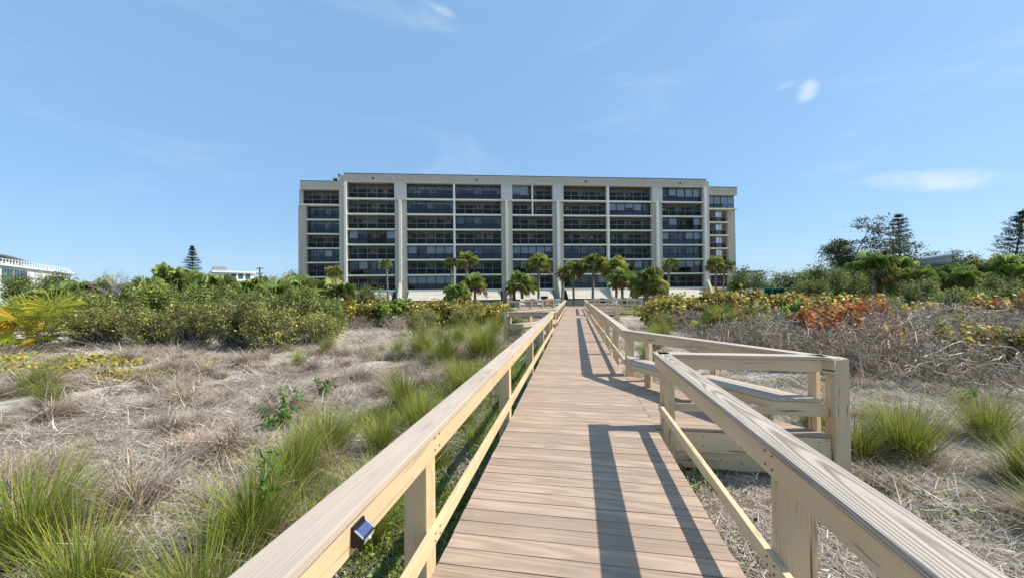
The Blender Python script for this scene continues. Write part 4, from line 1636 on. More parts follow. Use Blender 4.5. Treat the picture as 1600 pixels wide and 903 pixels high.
while len(pts) < 230 and tries < 12000:
    tries += 1
    x, y = rng.uniform(-22, -1.9), rng.uniform(1.6, 14)
    if y < -.32 * x - .3 - 0.0 and math.hypot(x, y) > 25:
        continue
    if dl(np.array([x]), np.array([y]))[0] < .35 or any((x - a) ** 2 + (y - b) ** 2 < .22 for a, b in pts):
        continue
    if x > -3.0 and y < 8:
        continue
    pts.append((x, y))
ZONES = [('low dead grass tussock between the green tussocks and the pale sand, near left', lambda x, y: y < 3.6 and x > -8),
         ('low dead grass tussock at the left edge of the picture, near', lambda x, y: y < 5.5 and x <= -8),
         ('low dead grass tussock around the green leafy weeds', lambda x, y: x > -6.5 and y < 9),
         ('low dead grass tussock beside the golden tussock group', lambda x, y: x > -6.5),
         ('low dead grass tussock around the yellow vine', lambda x, y: x < -12.5 and y < 10.5),
         ('low dead grass tussock at the foot of the olive shrubs', lambda x, y: y >= 10.5),
         ('low dead grass tussock in the middle of the dry field', lambda x, y: True)]
for k, (x, y) in enumerate(pts):
    DLAB = next(l_ for l_, f_ in ZONES if f_(x, y))
    DGRP = DLAB.replace('low dead grass tussock', 'dead tussocks')
    T(x, y, rng.uniform(.6, 1.35), 0, DLAB, DGRP, me=DRYG[k % 6])
for k in range(34):
    x, y = rng.uniform(2.8, 11), rng.uniform(3.5, 10.5)
    if y < x * .25:
        continue
    T(x, y, rng.uniform(.5, .95), 0, 'low dead grass tussock on the litter right of the boardwalk', 'dead tussocks on the right', me=DRYG[k % 6])

# leafy sprigs standing in the dry field
def sprig(n=70, h=.45):
    a = Acc()
    ns = 5
    top = np.stack([rng.normal(0, .10, ns), rng.normal(0, .10, ns), h * rng.uniform(.6, 1.0, ns)], -1)
    P = curvy(np.zeros((ns, 3)), top, 5, .06)
    tubes(a, P, np.full(ns, .006), np.full(ns, .003), np.array([.12, .12, .05]))
    c = P[rng.integers(0, ns, n), rng.integers(1, 5, n)] + rng.normal(0, .03, (n, 3))
    leafs(a, c, .085 * rng.uniform(.6, 1.3, n), pick([(.09, .21, .03), (.14, .28, .04), (.07, .16, .025)], n), up=.35, aspect=.42)
    return a.mesh('sprig', 'leaf')


SPR = [sprig(190, .5), sprig(140, .36), sprig(110, .3)]
for x, y, s, k, lb in ((-4.85, 5.35, 1.0, 0, 'tallest bright green leafy weed standing in the dry grass'),
                       (-5.15, 5.5, .55, 2, 'small green weed just left of the tallest one'),
                       (-5.2, 6.85, .9, 1, 'green leafy weed behind the tallest one in the dry field'),
                       (-4.25, 7.95, .8, 2, 'small green weed on bare sand near the far tussocks'),
                       (-2.80, 2.85, 1.15, 0, 'green leafy sprig rising out of the rust-tipped tussock'),
                       (-5.9, 6.6, .7, 1, 'small dark green weed at the left of the weed group'),
                       (7.2, 8.2, .8, 1, 'bright green weed on the sand before the tangled branches'),
                       (8.6, 7.4, .8, 2, 'green seedling weed near the right edge')):
    o = link('leafy_weed', SPR[k], None, (x, y, gz(x, y)), (0, 0, rng.uniform(0, 6)), (s * (.6 if 'rising' in lb else 1.25), s * (.6 if 'rising' in lb else 1.25), s * (1.35 if 'rising' in lb else 1.2)))
    tag(o, lb, 'weed')

# ------------------------------------------------------------------ shrubs, palms and trees
SHG = [(0.165, 0.206, 0.049), (0.214, 0.247, 0.058), (0.272, 0.281, 0.074), (0.132, 0.173, 0.049)]
SHO = [(0.332, 0.304, 0.076), (0.410, 0.350, 0.092), (0.254, 0.267, 0.067), (0.488, 0.386, 0.126)]
SHD = [(0.090, 0.128, 0.042), (0.128, 0.165, 0.053), (0.165, 0.195, 0.068)]
SGY = [(.44, .33, .06), (.36, .33, .07), (.24, .25, .06), (.50, .36, .10), (.42, .26, .07), (.18, .21, .05)]
SGG = [(.13, .22, .03), (.18, .27, .04), (.10, .17, .03), (.24, .27, .05)]
SGO = [(.50, .17, .04), (.55, .27, .05), (.50, .36, .07), (.38, .10, .04)]
SGR = [(.42, .07, .03), (.48, .13, .04), (.33, .05, .03)]
V_olive = [shrub('olive', 1.5, 1.3, 2.1, 300, 24, .105, SHO + SHG, twigs=190, lobes=16, tcol=(.30, .26, .21), bare=.12) for _ in range(3)]
V_green = [shrub('green', 1.6, 1.5, 2.6, 380, 26, .13, SHG, twigs=90, lobes=12) for _ in range(3)]
V_dark = [shrub('dark', 2.3, 2.1, 4.6, 420, 26, .17, SHD + SHG, twigs=110, lobes=14, z0=.3) for _ in range(3)]
V_grape = [shrub('grape', 1.9, 1.6, 2.3, 420, 18, .15, SGY, twigs=130, lobes=14, round_leaf=True, bare=.03, tcol=(.30, .275, .25)) for _ in range(3)]
V_grapeg = [shrub('grapeg', 1.2, 1.1, 1.9, 240, 15, .13, SGG, twigs=60, lobes=9, round_leaf=True)]
V_mixed = [shrub('mixed', 1.1, 1.0, 1.7, 200, 24, .075, SHG + SHO, twigs=90, lobes=9) for _ in range(2)]
V_orange = [shrub('orange', 1.2, 1.0, 1.6, 55, 20, .095, SGO + SGY[:2], twigs=150, lobes=9, round_leaf=True, bare=.1, tcol=(.30, .275, .25)),
            shrub('red', 1.1, .9, 1.55, 62, 20, .095, SGR + SGO + SGO, twigs=150, lobes=8, round_leaf=True, bare=.1, tcol=(.30, .275, .25)),
            shrub('yellow', 1.1, .9, 1.4, 75, 20, .095, SGY, twigs=130, lobes=8, round_leaf=True, bare=.1, tcol=(.30, .275, .25))]
V_bram = [bramble('tangle', 1.6, 1.4, 1.25, 230, .017), bramble('tangle', 1.5, 1.5, 1.1, 230, .016), bramble('tangle', 1.7, 1.3, 1.35, 240, .018)]


def bush(name, label, x, y, s, var, group=None, cat='shrub', zs=None, rz=None):
    br, fo = var
    return place(name, label, cat, (x, y, gz(x, y) - .03), rng.uniform(0, 6.28) if rz is None else rz, (('branches', br), ('foliage', fo)), s, group, zs)


# left: front row of olive shrubs along the dry field
for x, y, s, k, lb in ((-20.6, 12.9, .95, 0, 'olive-green shrub right behind the yellowing palmetto, left end of the front row'),
                       (-18.2, 13.3, .95, 1, 'twiggy olive shrub in the front row, next to the leftmost one'),
                       (-16.0, 13.0, 1.0, 2, 'olive shrub with bare stems, middle of the front row left of the field'),
                       (-13.9, 13.2, .98, 0, 'dense olive shrub right of the middle of the front row'),
                       (-12.0, 12.9, .88, 1, 'low olive shrub second from the right end of the front row'),
                       (-10.7, 13.6, .75, 2, 'small olive shrub at the right end of the front row beside the dry field')):
    bush('shrub', lb, x, y, s * rng.uniform(.9, 1.1), V_olive[k], 'olive shrubs in the front row', rz=k * 1.7 + x, zs=s * rng.uniform(.8, 1.22))
for x, y, s, k, lb in ((-29.0, 17.5, 1.05, 0, 'green bush at the left edge above the yellowing palmetto'),
                       (-25.2, 18.2, 1.1, 1, 'broad green bush in the second row behind the leftmost olive shrubs'),
                       (-21.8, 18.6, 1.15, 2, 'tall green bush in the second row, centre left'),
                       (-18.6, 18.8, 1.1, 0, 'green bush behind the middle of the olive front row'),
                       (-15.6, 19.2, 1.0, 1, 'green bush behind the right part of the olive front row'),
                       (-13.4, 18.2, .8, 2, 'small green bush behind the right end of the olive row'),
                       (-34.5, 20.5, 1.0, 1, 'large green bush cut by the left edge below the white house')):
    bush('shrub', lb, x, y, s, V_green[k], 'green bushes in the second row', rz=k * 2.1 + x)
for x, y, s, k, lb in ((-27.2, 31.5, 1.05, 0, 'dark broad-leaved tree just left of the apartment building'),
                       (-31.5, 29.5, .60, 1, 'dark bushy tree left of the one beside the building'),
                       (-36.5, 30.0, .85, 2, 'dark bushy tree among the palms, left of centre'),
                       (-42.0, 29.0, .74, 0, 'dark bushy tree below the pointed pine'),
                       (-48.5, 29.0, .66, 1, 'dark bushy tree between the bare grey tree and the palms'),
                       (-57.0, 33.0, .92, 2, 'dark bushy tree right of the white house'),
                       (-66.0, 36.0, 1.25, 0, 'dark bushy tree in front of the white house'),
                       (-80.0, 41.0, 1.5, 1, 'dark bushy tree at the left edge before the white house'),
                       (-24.0, 40.0, .85, 2, 'dark bushy tree behind the hedge at the left wing of the building')):
    bush('bushy_tree', lb, x, y, s, V_dark[k], 'bushy trees left of the building', 'tree', rz=k + x)
# sea grape hedge before the building, left of the boardwalk
for x, y, s, k, lb in ((-22.3, 25.4, .95, 0, 'yellow-green sea grape hedge shrub at its left end below the left wing'),
                       (-19.6, 25.4, .92, 1, 'yellow-green sea grape hedge shrub second from the left'),
                       (-17.0, 25.2, .92, 2, 'yellow-orange sea grape hedge shrub in the middle of the left hedge'),
                       (-14.4, 24.6, .90, 0, 'yellow sea grape hedge shrub left of the bright green bush'),
                       (-10.0, 24.4, .95, 1, 'orange-tinged sea grape shrub right of the bright green bush'),
                       (-8.2, 25.2, .95, 2, 'golden sea grape shrub left of the short palms'),
                       (-5.9, 27.5, .85, 0, 'golden sea grape shrub nearest the boardwalk in the left hedge')):
    bush('sea_grape_shrub', lb, x, y, s, V_grape[k], 'sea grape hedge left of the boardwalk', rz=k * 1.3 + x)
bush('sea_grape_shrub', 'bright green round-leaved bush in the left sea grape hedge', -12.3, 24.0, 1.15, V_grapeg[0])
for x, y, s, k, lb in ((-7.75, 18.2, 1.0, 0, 'rounded green bush at the end of the dry field left of the boardwalk'),
                       (-6.6, 21.8, 1.15, 1, 'green bush below the short palms left of the boardwalk'),
                       (-4.6, 24.6, .9, 0, 'dark green bush behind the left bench platform'),
                       (-3.1, 20.3, .75, 1, 'small green bush beside the far left railing'),
                       (4.5, 19.4, .85, 0, 'small bright green bush beside the right railing beyond the bench bay'),
                       (12.9, 15.2, .85, 1, 'dark green leafy bush among bare branches near the right edge')):
    bush('shrub', lb, x, y, s, V_mixed[k], rz=x)
for x, y, s, k, lb in ((6.6, 15.8, .6, 0, 'small green bush among grey stems left of the red shrub'), (10.6, 18.4, .75, 1, 'green bush among grey stems behind the orange shrub'),
                       (14.0, 14.0, .7, 0, 'green bush among grey stems at the right edge'), (8.2, 18.6, .8, 1, 'green bush behind the tangle near the small palmetto'), (15.5, 19.0, .85, 0, 'green bush at the back of the tangle near the yellow leaves')):
    bush('shrub', lb, x, y, s, V_mixed[k], rz=x)
# bare grey stems in front of the left hedge
for x, y, s, k, lb in ((-17.5, 23.2, .85, 0, 'tangle of bare grey stems under the left hedge, left part'),
                       (-14.6, 22.4, .9, 1, 'tangle of bare grey stems in front of the bright green hedge bush'),
                       (-10.6, 21.8, .85, 2, 'tangle of bare grey stems under the orange-tinged hedge shrub'),
                       (-19.5, 14.4, .7, 1, 'bare grey stems beside the yellowing palmetto')):
    o = link('bare_branches', V_bram[k], None, (x, y, gz(x, y)), (0, 0, x), (s, s, s * 1.1))
    tag(o, lb, 'dead shrub')
# right: sea grape hedge and tangle
for x, y, s, k, lb in ((6.4, 24.8, 1.05, 0, 'yellow-green sea grape shrub nearest the boardwalk in the right hedge'),
                       (8.9, 25.4, 1.15, 1, 'yellow-green sea grape shrub second from the boardwalk in the right hedge'),
                       (11.6, 26.2, 1.18, 2, 'tall yellow-green sea grape shrub in the middle of the right hedge'),
                       (14.4, 26.6, 1.12, 0, 'green and yellow sea grape shrub right of the middle of the right hedge'),
                       (17.2, 27.0, 1.0, 1, 'orange-topped sea grape shrub at the right end of the hedge')):
    bush('sea_grape_shrub', lb, x, y, s, V_grape[k], 'sea grape hedge right of the boardwalk', rz=k * 2 + x)
bush('sea_grape_shrub', 'lime green sea grape bush in front of the right hedge', 12.2, 22.5, .95, V_grapeg[0])
for x, y, s, k, lb in ((7.9, 13.4, 1.05, 1, 'red-leaved shrub in the middle of the grey branch tangle'),
                       (10.2, 16.6, 1.15, 0, 'orange-leaved shrub behind the red one'),
                       (9.2, 20.8, 1.25, 2, 'yellow-leaved shrub behind the tangle, left part'),
                       (13.4, 20.4, 1.3, 0, 'orange and yellow shrub along the back of the tangle, middle'),
                       (17.0, 20.6, 1.3, 2, 'yellow-leaved shrub along the back of the tangle, right part'),
                       (20.5, 21.5, 1.3, 0, 'orange-leaved shrub at the back right edge of the tangle'),
                       (10.4, 11.2, .95, 2, 'yellow-leaved shrub at the right edge before the tangle'),
                       (9.2, 12.3, .7, 0, 'small orange shrub left of the yellow one at the right edge'),
                       (12.6, 17.6, 1.1, 1, 'dull red shrub among grey stems near the right edge'),
                       (9.0, 14.4, 1.1, 1, 'brightest red-orange shrub just behind the middle red one'),
                       (11.6, 10.9, .9, 2, 'yellow-green leaved shrub cut by the right edge before the tangle')):
    bush('sea_grape_shrub', lb, x, y, s, V_orange[k], 'coloured shrubs in the branch tangle', rz=x + k, zs=s * 1.08)
k = 0
BR_L = ['nearest tangle of bare grey branches right of the bench bay', 'tangle of bare branches with a pale limb in front', 'tangle of bare branches at the right edge',
        'grey branch tangle behind the slanted railing', 'grey branch tangle left of the red shrub', 'grey branch tangle below the red shrub', 'grey branch tangle right of the red shrub',
        'grey branch tangle between the palmetto and the orange leaves', 'grey branch tangle behind the red shrub', 'grey branch tangle before the orange shrub', 'grey branch tangle right of the orange shrub',
        'grey branch tangle under the right hedge near the boardwalk', 'grey branch tangle under the middle of the right hedge', 'grey branch tangle under the right end of the hedge',
        'grey branch tangle far right behind the dark bush', 'grey branch tangle at the far right edge']
for x, y, s in ((7.2, 10.9, .95), (8.7, 10.2, .9), (10.9, 12.4, 1.0), (5.6, 12.6, .95), (6.4, 14.4, 1.05), (7.6, 12.4, .95), (9.6, 13.6, 1.0), (7.4, 16.6, 1.1), (9.0, 15.2, 1.05), (11.3, 14.6, 1.05),
                (12.6, 13.4, 1.0), (7.6, 21.6, 1.15), (10.8, 22.8, 1.15), (14.6, 23.2, 1.2), (14.8, 17.6, 1.2), (16.4, 15.6, 1.2)):
    o = link('bare_branches', V_bram[k % 3], None, (x, y, gz(x, y)), (0, 0, 1.9 * k), (s * 1.1, s * 1.1, s * 1.2))
    tag(o, BR_L[k], 'dead shrub', 'branch tangles right of the boardwalk')
    k += 1
# fallen pale limb
a = Acc()
P = curvy(np.array([[0., 0, .05], [1.3, .3, .45], [.8, .2, .30]]), np.array([[2.6, .5, .95], [2.0, -.2, .95], [.4, .7, .6]]), 7, .06)
tubes(a, P, [.035, .018, .018], [.012, .006, .006], np.array([.42, .39, .36]))
o = link('fallen_limb', a.mesh('fallen_limb', 'leaf'), None, (7.3, 9.7, gz(7.3, 9.7)), (0, 0, .25))
tag(o, 'pale bare limb sticking out of the nearest branch tangle', 'branch')

# palmettos
a = Acc()
fan_leaves(a, (0, 0, .65), 24, .95, 1.05, -.30, 1.35, PALMY, DEADP, nb=26, droop=.14, wid=.016)
fan_leaves(a, (-1.6, .5, .6), 18, .95, 1.05, -.3, 1.3, PALMY, DEADP, nb=26, droop=.14, wid=.016)
fan_leaves(a, (-.7, -.8, .3), 9, .8, .9, -.1, 1.0, PALMY, None, nb=26, droop=.14, wid=.016)
tm = trunk_mesh('trunk', .8, .2, .16, (0, 0), 8)
place('palmetto', 'large yellowing palmetto with stiff fan leaves at the left edge', 'palm', (-22.0, 11.8, gz(-22.0, 11.8)), 0, (('trunk', tm), ('crown', a.mesh('crown', 'palm_leaf'))), 1.0)
a = Acc()
fan_leaves(a, (0, 0, .3), 26, .52, .6, -.1, 1.35, PALMY, DEADP, nb=24, droop=.3, wid=.022)
pm = a.mesh('crown', 'palm_leaf')
tm2 = trunk_mesh('trunk', .4, .12, .1, (0, 0), 6)
place('palmetto', 'small yellow-green palmetto behind the slanted right railing', 'palm', (6.35, 17.4, gz(6.35, 17.4)), 0, (('trunk', tm2), ('crown', pm)), 1.25)
place('palmetto', 'small yellow-green palmetto at the left foot of the right hedge', 'palm', (10.6, 19.4, gz(10.6, 19.4)), 2, (('trunk', tm2), ('crown', pm)), 1.05)

PV = [palm_tree(5.6, 1.75, (.25, 0), 22), palm_tree(5.6, 1.45, (-.35, .2), 17), palm_tree(5.6, 1.8, (.1, -.2), 25, el=(-.6, 1.4))]
PS = [palm_tree(3.0, 1.7, (.1, 0), 28, el=(-.5, 1.4), r0=.20), palm_tree(3.0, 1.8, (-.15, .1), 36, el=(-.7, 1.4), r0=.22)]


def palm(label, x, y, ztop, var, base_h, s=1.0, group='palms before the building', rz=0.0):
    z0 = gz(x, y)
    tm, cr = var
    e = empty('palm_tree', (x, y, z0), rz)
    tag(e, label, 'palm', group)
    h = ztop - z0
    t = link('trunk', tm, e)
    t.scale = (s, s, h / base_h)
    c = link('crown', cr, e)
    c.scale = (s, s, s)
    c.location = (0, 0, h - base_h * s)
    # keep the crown on the stem head, which leans by the same amount in both
    return e


for lb, x, y, zt, v, s, rz in (
        ('short palm in front of the left wing of the building', -38.98, 54.2, 5.3, 0, .82, 0),
        ('thin palm in front of the first main balcony column', -30.15, 55.7, 6.6, 1, .70, 1),
        ('thinner left palm of the pair before the third balcony column', -19.77, 57.4, 6.6, 1, .80, 2.2),
        ('full-crowned right palm of the pair before the third balcony column', -16.7, 55.9, 6.9, 2, 1.0, 3),
        ('tall full palm left of the end of the boardwalk', -5.38, 54.8, 6.0, 2, 1.1, .5),
        ('thin bent palm just left of the boardwalk end', -1.91, 56.4, 4.7, 1, .85, 4),
        ('leaning palm at the end of the boardwalk', .03, 55.8, 5.1, 0, 1.0, 3.0),
        ('straight tall palm right of the boardwalk end', 2.66, 55.2, 5.7, 2, 1.15, 1.2),
        ('thick leaning palm in the cluster right of the boardwalk', 5.88, 53.7, 4.9, 0, 1.2, 5),
        ('slim palm before the seventh balcony column', 15.7, 65.5, 6.2, 1, .95, 2.8),
        ('left stem of the twin palms before the right wing', 25.0, 70.5, 6.5, 0, .98, 1),
        ('right stem of the twin palms before the right wing', 26.3, 70.9, 6.1, 1, .95, 3.3)):
    palm(lb, x, y, zt, PV[v], 5.6, s, rz=rz)
for lb, x, y, zt, v, s, rz, g_ in (
        ('short stout palm below the full-crowned palm left of the boardwalk', -14.02, 50.3, 2.9, 0, 1.0, 0, 'palms before the building'),
        ('dark short palm left of the tall full palm', -6.99, 49.5, 2.9, 1, 1.05, 1, 'palms before the building'),
        ('short palm with pointed stem in the cluster right of the boardwalk', 6.4, 50.6, 3.2, 0, 1.0, 2, 'palms before the building'),
        ('broad low palm with spreading leaves at the corner of the patio', 8.61, 46.1, 2.5, 1, 1.25, 3, 'palms before the building'),
        ('low leafy palm between the stout palm and the hedge', -15.6, 47.0, 1.6, 1, .95, 4, 'palms before the building'),
        ('thick-stemmed palm with yellow top in the right tree row', 36.3, 51.8, 4.2, 0, 1.3, 0, 'palms in the right tree row'),
        ('second thick palm in the right tree row', 42.28, 55.9, 3.7, 1, 1.3, 1, 'palms in the right tree row'),
        ('palm with brown stem near the right edge', 49.05, 50.9, 3.3, 0, 1.3, 2, 'palms in the right tree row'),
        ('palm between the two roofs in the right tree row', 46.94, 53.6, 3.0, 1, 1.25, 3, 'palms in the right tree row'),
        ('low palm in the right tree row below the shed roof', 39.5, 50.5, 2.4, 1, 1.2, 4, 'palms in the right tree row'),
        ('low spreading palm right of the shed roof', 44.0, 50.0, 2.2, 0, 1.2, 5, 'palms in the right tree row'),
        ('palm at the right edge of the tree row', 53.0, 50.0, 2.8, 1, 1.25, 6, 'palms in the right tree row')):
    palm(lb, x, y, zt, PS[v], 3.0, s, g_, rz)
LP = ['palm crown above the olive shrubs, left end', 'palm crown standing highest left of the pine', 'palm crown below the pointed pine', 'palm crown right of the pointed pine', 'palm crown below the second white house',
      'palm crown left of the utility pole', 'palm crown under the utility pole', 'low palm crown in the middle of the left greenery', 'low palm crown right of the bare grey tree', 'low palm crown above the yellowing palmetto', 'low palm crown left of the dark tree by the building']
for k, (x, y, zt, s) in enumerate(((-40.5, 25.0, 1.9, .95), (-32.8, 25.5, 2.7, 1.0), (-29.6, 26.5, 1.7, .9), (-27.0, 27.0, 1.8, .9), (-24.6, 27.5, 1.8, .9), (-22.4, 27.5, 1.9, .9), (-20.2, 28.5, 1.6, .9),
                                   (-25.5, 22.6, 1.7, .9), (-31.0, 22.0, 1.6, .9), (-38.0, 21.0, 1.3, .9), (-21.5, 23.4, 1.4, .9))):
    palm(LP[k], x, y, zt, PS[k % 2], 3.0, s, 'palms in the left greenery', k * 1.3)

# right tree row
for x, y, s, k, lb in ((24.5, 57.0, 1.10, 0, 'dark bushy tree just right of the apartment building'), (29.5, 57.5, 1.12, 1, 'dark bushy tree behind the screened fence'),
                       (33.5, 57.0, 1.2, 2, 'tall bushy tree left of the thick palms'), (27.0, 47.0, .8, 1, 'low bushy tree before the fence, right end'), (31.0, 48.5, .9, 0, 'bushy tree before the thick palms'),
                       (40.0, 58.0, 1.0, 1, 'bushy tree below the shed roof'), (46.5, 60.0, .95, 2, 'bushy tree between the two roofs'), (53.0, 58.0, .85, 0, 'bushy tree below the flat roof'),
                       (59.0, 60.0, .85, 1, 'bushy tree at the right edge'), (36.0, 45.0, .72, 2, 'low dark bush in the right tree row'), (43.5, 46.0, .70, 0, 'low dark bush right of the thick palms'), (50.5, 46.0, .7, 1, 'low dark bush near the right edge of the tree row'),
                       (66.0, 62.0, .9, 2, 'bushy tree beyond the right edge palms')):
    bush('bushy_tree', lb, x, y, s * 1.22, V_dark[k], 'bushy trees right of the building', 'tree', rz=k + x)
for x, y, s, k, lb in ((23.0, 32.0, .9, 0, 'green scrub bush behind the hedge at the right'), (26.5, 30.5, .9, 1, 'green scrub bush behind the orange shrubs'), (31.0, 33.0, 1.0, 2, 'green scrub bush below the right palms'),
                       (36.0, 34.0, 1.0, 0, 'green scrub bush at the right edge below the palms'), (22.0, 24.0, .75, 1, 'green scrub bush at the back right of the tangle'), (27.0, 25.0, .8, 2, 'green scrub bush at the right edge behind the tangle')):
    bush('shrub', lb, x, y, s, V_green[k], 'scrub at the back right', rz=x)


# bare grey tree
def bare_tree(h, n=26):
    a = Acc()
    trunk = curvy(np.zeros((3, 3)), np.array([[.3, 0, h * .55], [-.5, .3, h * .5], [.5, -.3, h * .5]]), 7, .05)
    tubes(a, trunk, [.09] * 3, [.05] * 3, np.array([.33, .31, .30]))
    src = trunk[rng.integers(0, 3, n), rng.integers(2, 7, n)]
    dst = src + unit(rng.normal(0, 1, (n, 3)) * np.array([1, 1, .5]) + np.array([0, 0, .9])) * (h * rng.uniform(.25, .5, n))[:, None]
    P = curvy(src, dst, 6, .08)
    tubes(a, P, np.full(n, .035), np.full(n, .012), np.array([.33, .31, .30]))
    m = n * 9
    s2 = P[rng.integers(0, n, m), rng.integers(2, 6, m)]
    d2 = s2 + unit(rng.normal(0, 1, (m, 3)) + np.array([0, 0, .6])) * (h * rng.uniform(.06, .18, m))[:, None]
    tubes(a, curvy(s2, d2, 4, .1), np.full(m, .013), np.full(m, .005), np.array([.35, .33, .32]))
    return a.mesh('bare_tree', 'leaf')


BT_ = bare_tree(5.2)
o = link('bare_tree', BT_, None, (-36.9, 24.1, gz(-36.9, 24.1)), None, (1.05, 1.05, 1.0))
tag(o, 'leafless grey tree above the left greenery', 'dead tree')
o = link('bare_tree', BT_, None, (-62.0, 45.0, gz(-62, 45)), (0, 0, 2), (1.2, 1.2, 1.15))
tag(o, 'hazy leafless tree right of the white house', 'dead tree')


# pines with whorled branches
def whorl_pine(h, r, z_start, tiers, top_round=False, nper=6):
    tr = trunk_mesh('trunk', h, .20, .05, (0, 0), 14, 'bark', 0)
    fo = Acc()
    for k in range(tiers):
        t = k / (tiers - 1)
        z = z_start + (h - z_start) * t
        rad = r * (math.sqrt(max(.05, 1 - (2 * t - .75) ** 2 / 1.62)) if top_round else (1 - t) ** .75 + .06) * rng.uniform(.75, 1.15)
        nb_ = nper
        az = rng.uniform(0, 6.28) + np.arange(nb_) * 6.283 / nb_ + rng.normal(0, .2, nb_)
        a0 = np.zeros((nb_, 3))
        a0[:, 2] = z
        b0 = np.stack([rad * np.cos(az), rad * np.sin(az), z + rad * .18 + rng.normal(0, .12, nb_)], -1)
        P = curvy(a0, b0, 6, .05)
        tubes(fo, P, np.full(nb_, .05), np.full(nb_, .02), np.array([.12, .105, .085]))
        per = 120
        c = P[np.repeat(np.arange(nb_), per), rng.integers(1, 6, nb_ * per)] + rng.normal(0, 1, (nb_ * per, 3)) * np.array([.16, .16, .13])
        leafs(fo, c, rng.uniform(.18, .42, nb_ * per), pick([(.045, .07, .03), (.065, .09, .04), (.035, .055, .025)], nb_ * per), up=.9, aspect=.28)
    return tr, fo.mesh('crown', 'leaf')


tr, cr = whorl_pine(17.0, 2.9, 6.0, 15)
place('pine_tree', 'pointed conical pine rising behind the left greenery', 'tree', (-108.3, 88.0, -1.3), 0, (('trunk', tr), ('crown', cr)), 1.0)
tr, cr = whorl_pine(17.8, 2.1, 10.2, 10, True)
place('pine_tree', 'round-headed pine with a bare stem above the right houses', 'tree', (65.9, 87.2, -1.3), 0, (('trunk', tr), ('crown', cr)), 1.0)
tr, cr = whorl_pine(15.0, 2.3, 4.5, 16, True, 5)
e = place('pine_tree', 'leaning feathery pine cut by the right edge', 'tree', (64.0, 66.6, -1.3), 0, (('trunk', tr), ('crown', cr)), .95)
e.rotation_euler = (0, .17, 0)


# spreading wind-shaped tree behind the right row
def spreading_tree(h, r):
    br, fo = Acc(), Acc()
    n1 = 9
    az = np.linspace(-2.6, 2.6, n1) * .5 + np.where(np.arange(n1) % 2, 0, math.pi)
    tip = np.stack([r * rng.uniform(.35, .95, n1) * np.cos(az), r * .6 * rng.uniform(.3, 1, n1) * np.sin(az), h * rng.uniform(.62, .95, n1)], -1)
    P = curvy(np.tile([0., 0, 0], (n1, 1)), tip, 8, .06)
    tubes(br, P, np.full(n1, .22), np.full(n1, .06), np.array([.17, .15, .13]))
    n2 = 190
    s2 = P[rng.integers(0, n1, n2), rng.integers(4, 8, n2)]
    t2 = s2 + unit(rng.normal(0, 1, (n2, 3)) * np.array([1, 1, .45]) + np.array([0, 0, .45])) * rng.uniform(1.0, 2.6, n2)[:, None]
    P2 = curvy(s2, t2, 5, .1)
    tubes(br, P2, np.full(n2, .06), np.full(n2, .02), np.array([.17, .15, .13]))
    per = 80
    c = np.repeat(t2, per, 0) + rng.normal(0, 1, (n2 * per, 3)) * np.array([.62, .62, .28])
    leafs(fo, c, rng.uniform(.24, .5, n2 * per), pick([(.055, .075, .03), (.08, .10, .04), (.10, .115, .05)], n2 * per), up=.8, aspect=.5)
    return br.mesh('trunk', 'leaf'), fo.mesh('crown', 'leaf')


br_, fo_ = spreading_tree(15.0, 8.5)
place('spreading_tree', 'airy spreading tree with upswept limbs above the right tree row', 'tree', (54.5, 80.0, -1.3), 0, (('trunk', br_), ('crown', fo_)), 1.0)
br_, fo_ = spreading_tree(9.0, 6.0)
place('spreading_tree', 'low flat-topped tree between the two grey roofs', 'tree', (86.0, 100.0, -1.3), 1, (('trunk', br_), ('crown', fo_)), 1.15)


# ------------------------------------------------------------------ houses in the distance
def hpart(name, parent, boxes, mat):
    return link(name, boxes_mesh(name, boxes, mat), parent)


wh = empty('white_house', (-162.8, 78.7, -1.3), math.atan2(115.85 - 78.7, -200.85 + 162.8))
tag(wh, 'modern white house with a rooftop terrace and curved canopy at the left edge', 'house')
# local +x recedes along the long wall, its lit side facing the camera is local -y ... +y
Lw = 53.2
hpart('wall', wh, [(0, Lw, 0, 18, 0, 12.3)], 'white_house')
hpart('roof_slab', wh, [(-.7, Lw + .5, -.7, 18.7, 12.303, 12.9)], 'white_house')
hpart('ledge', wh, [(16.5, Lw + .8, -.8, -.003, 6.2, 6.6)], 'white_edge')
for x0, x1, z0, z1 in ((1.0, 7.0, 7.2, 11.6), (8.0, 15.5, 7.2, 11.4)):
    w_ = hpart('window', wh, [(x0, x1, -.14, -.003, z0, z1)], 'house_glass')
    hpart('frame', w_, [(x0 + (x1 - x0) * i / 4 - .06, x0 + (x1 - x0) * i / 4 + .06, -.2, -.142, z0, z1) for i in range(5)], 'frame_dark')
for x0, z0, w2, h2 in ((29.0, 8.6, 1.2, 1.6), (37.0, 8.6, 1.2, 1.6), (43.5, 7.4, 1.2, 3.6), (50.0, 7.4, 1.2, 3.6)):
    hpart('window', wh, [(x0, x0 + w2, -.14, -.003, z0, z0 + h2)], 'house_glass')
posts = [(x - .08, x + .08, .2, .36, 12.9, 14.4) for x in np.linspace(.4, Lw - .3, 30)]
hpart('terrace_railing', wh, posts + [(0.2, Lw, .18, .38, 14.4, 14.52)], 'white_house')
hpart('roof_room', wh, [(9, 33, 6, 14, 12.9, 14.7)], 'white_house')
for k in range(7):
    x0 = 10 + k * 3.2
    hpart('window', wh, [(x0, x0 + 1.5, 5.85, 5.997, 13.1, 14.5)], 'house_glass')
V, F = [], []
for k in range(13):
    x = 5.5 + 31 * k / 12
    z = 15.5 + 1.2 * math.sin(math.pi * (k / 12) ** .8) - .6 * (k / 12)
    V += [(x, 4.6, z), (x, 15, z), (x, 15, z + .25), (x, 4.6, z + .25)]
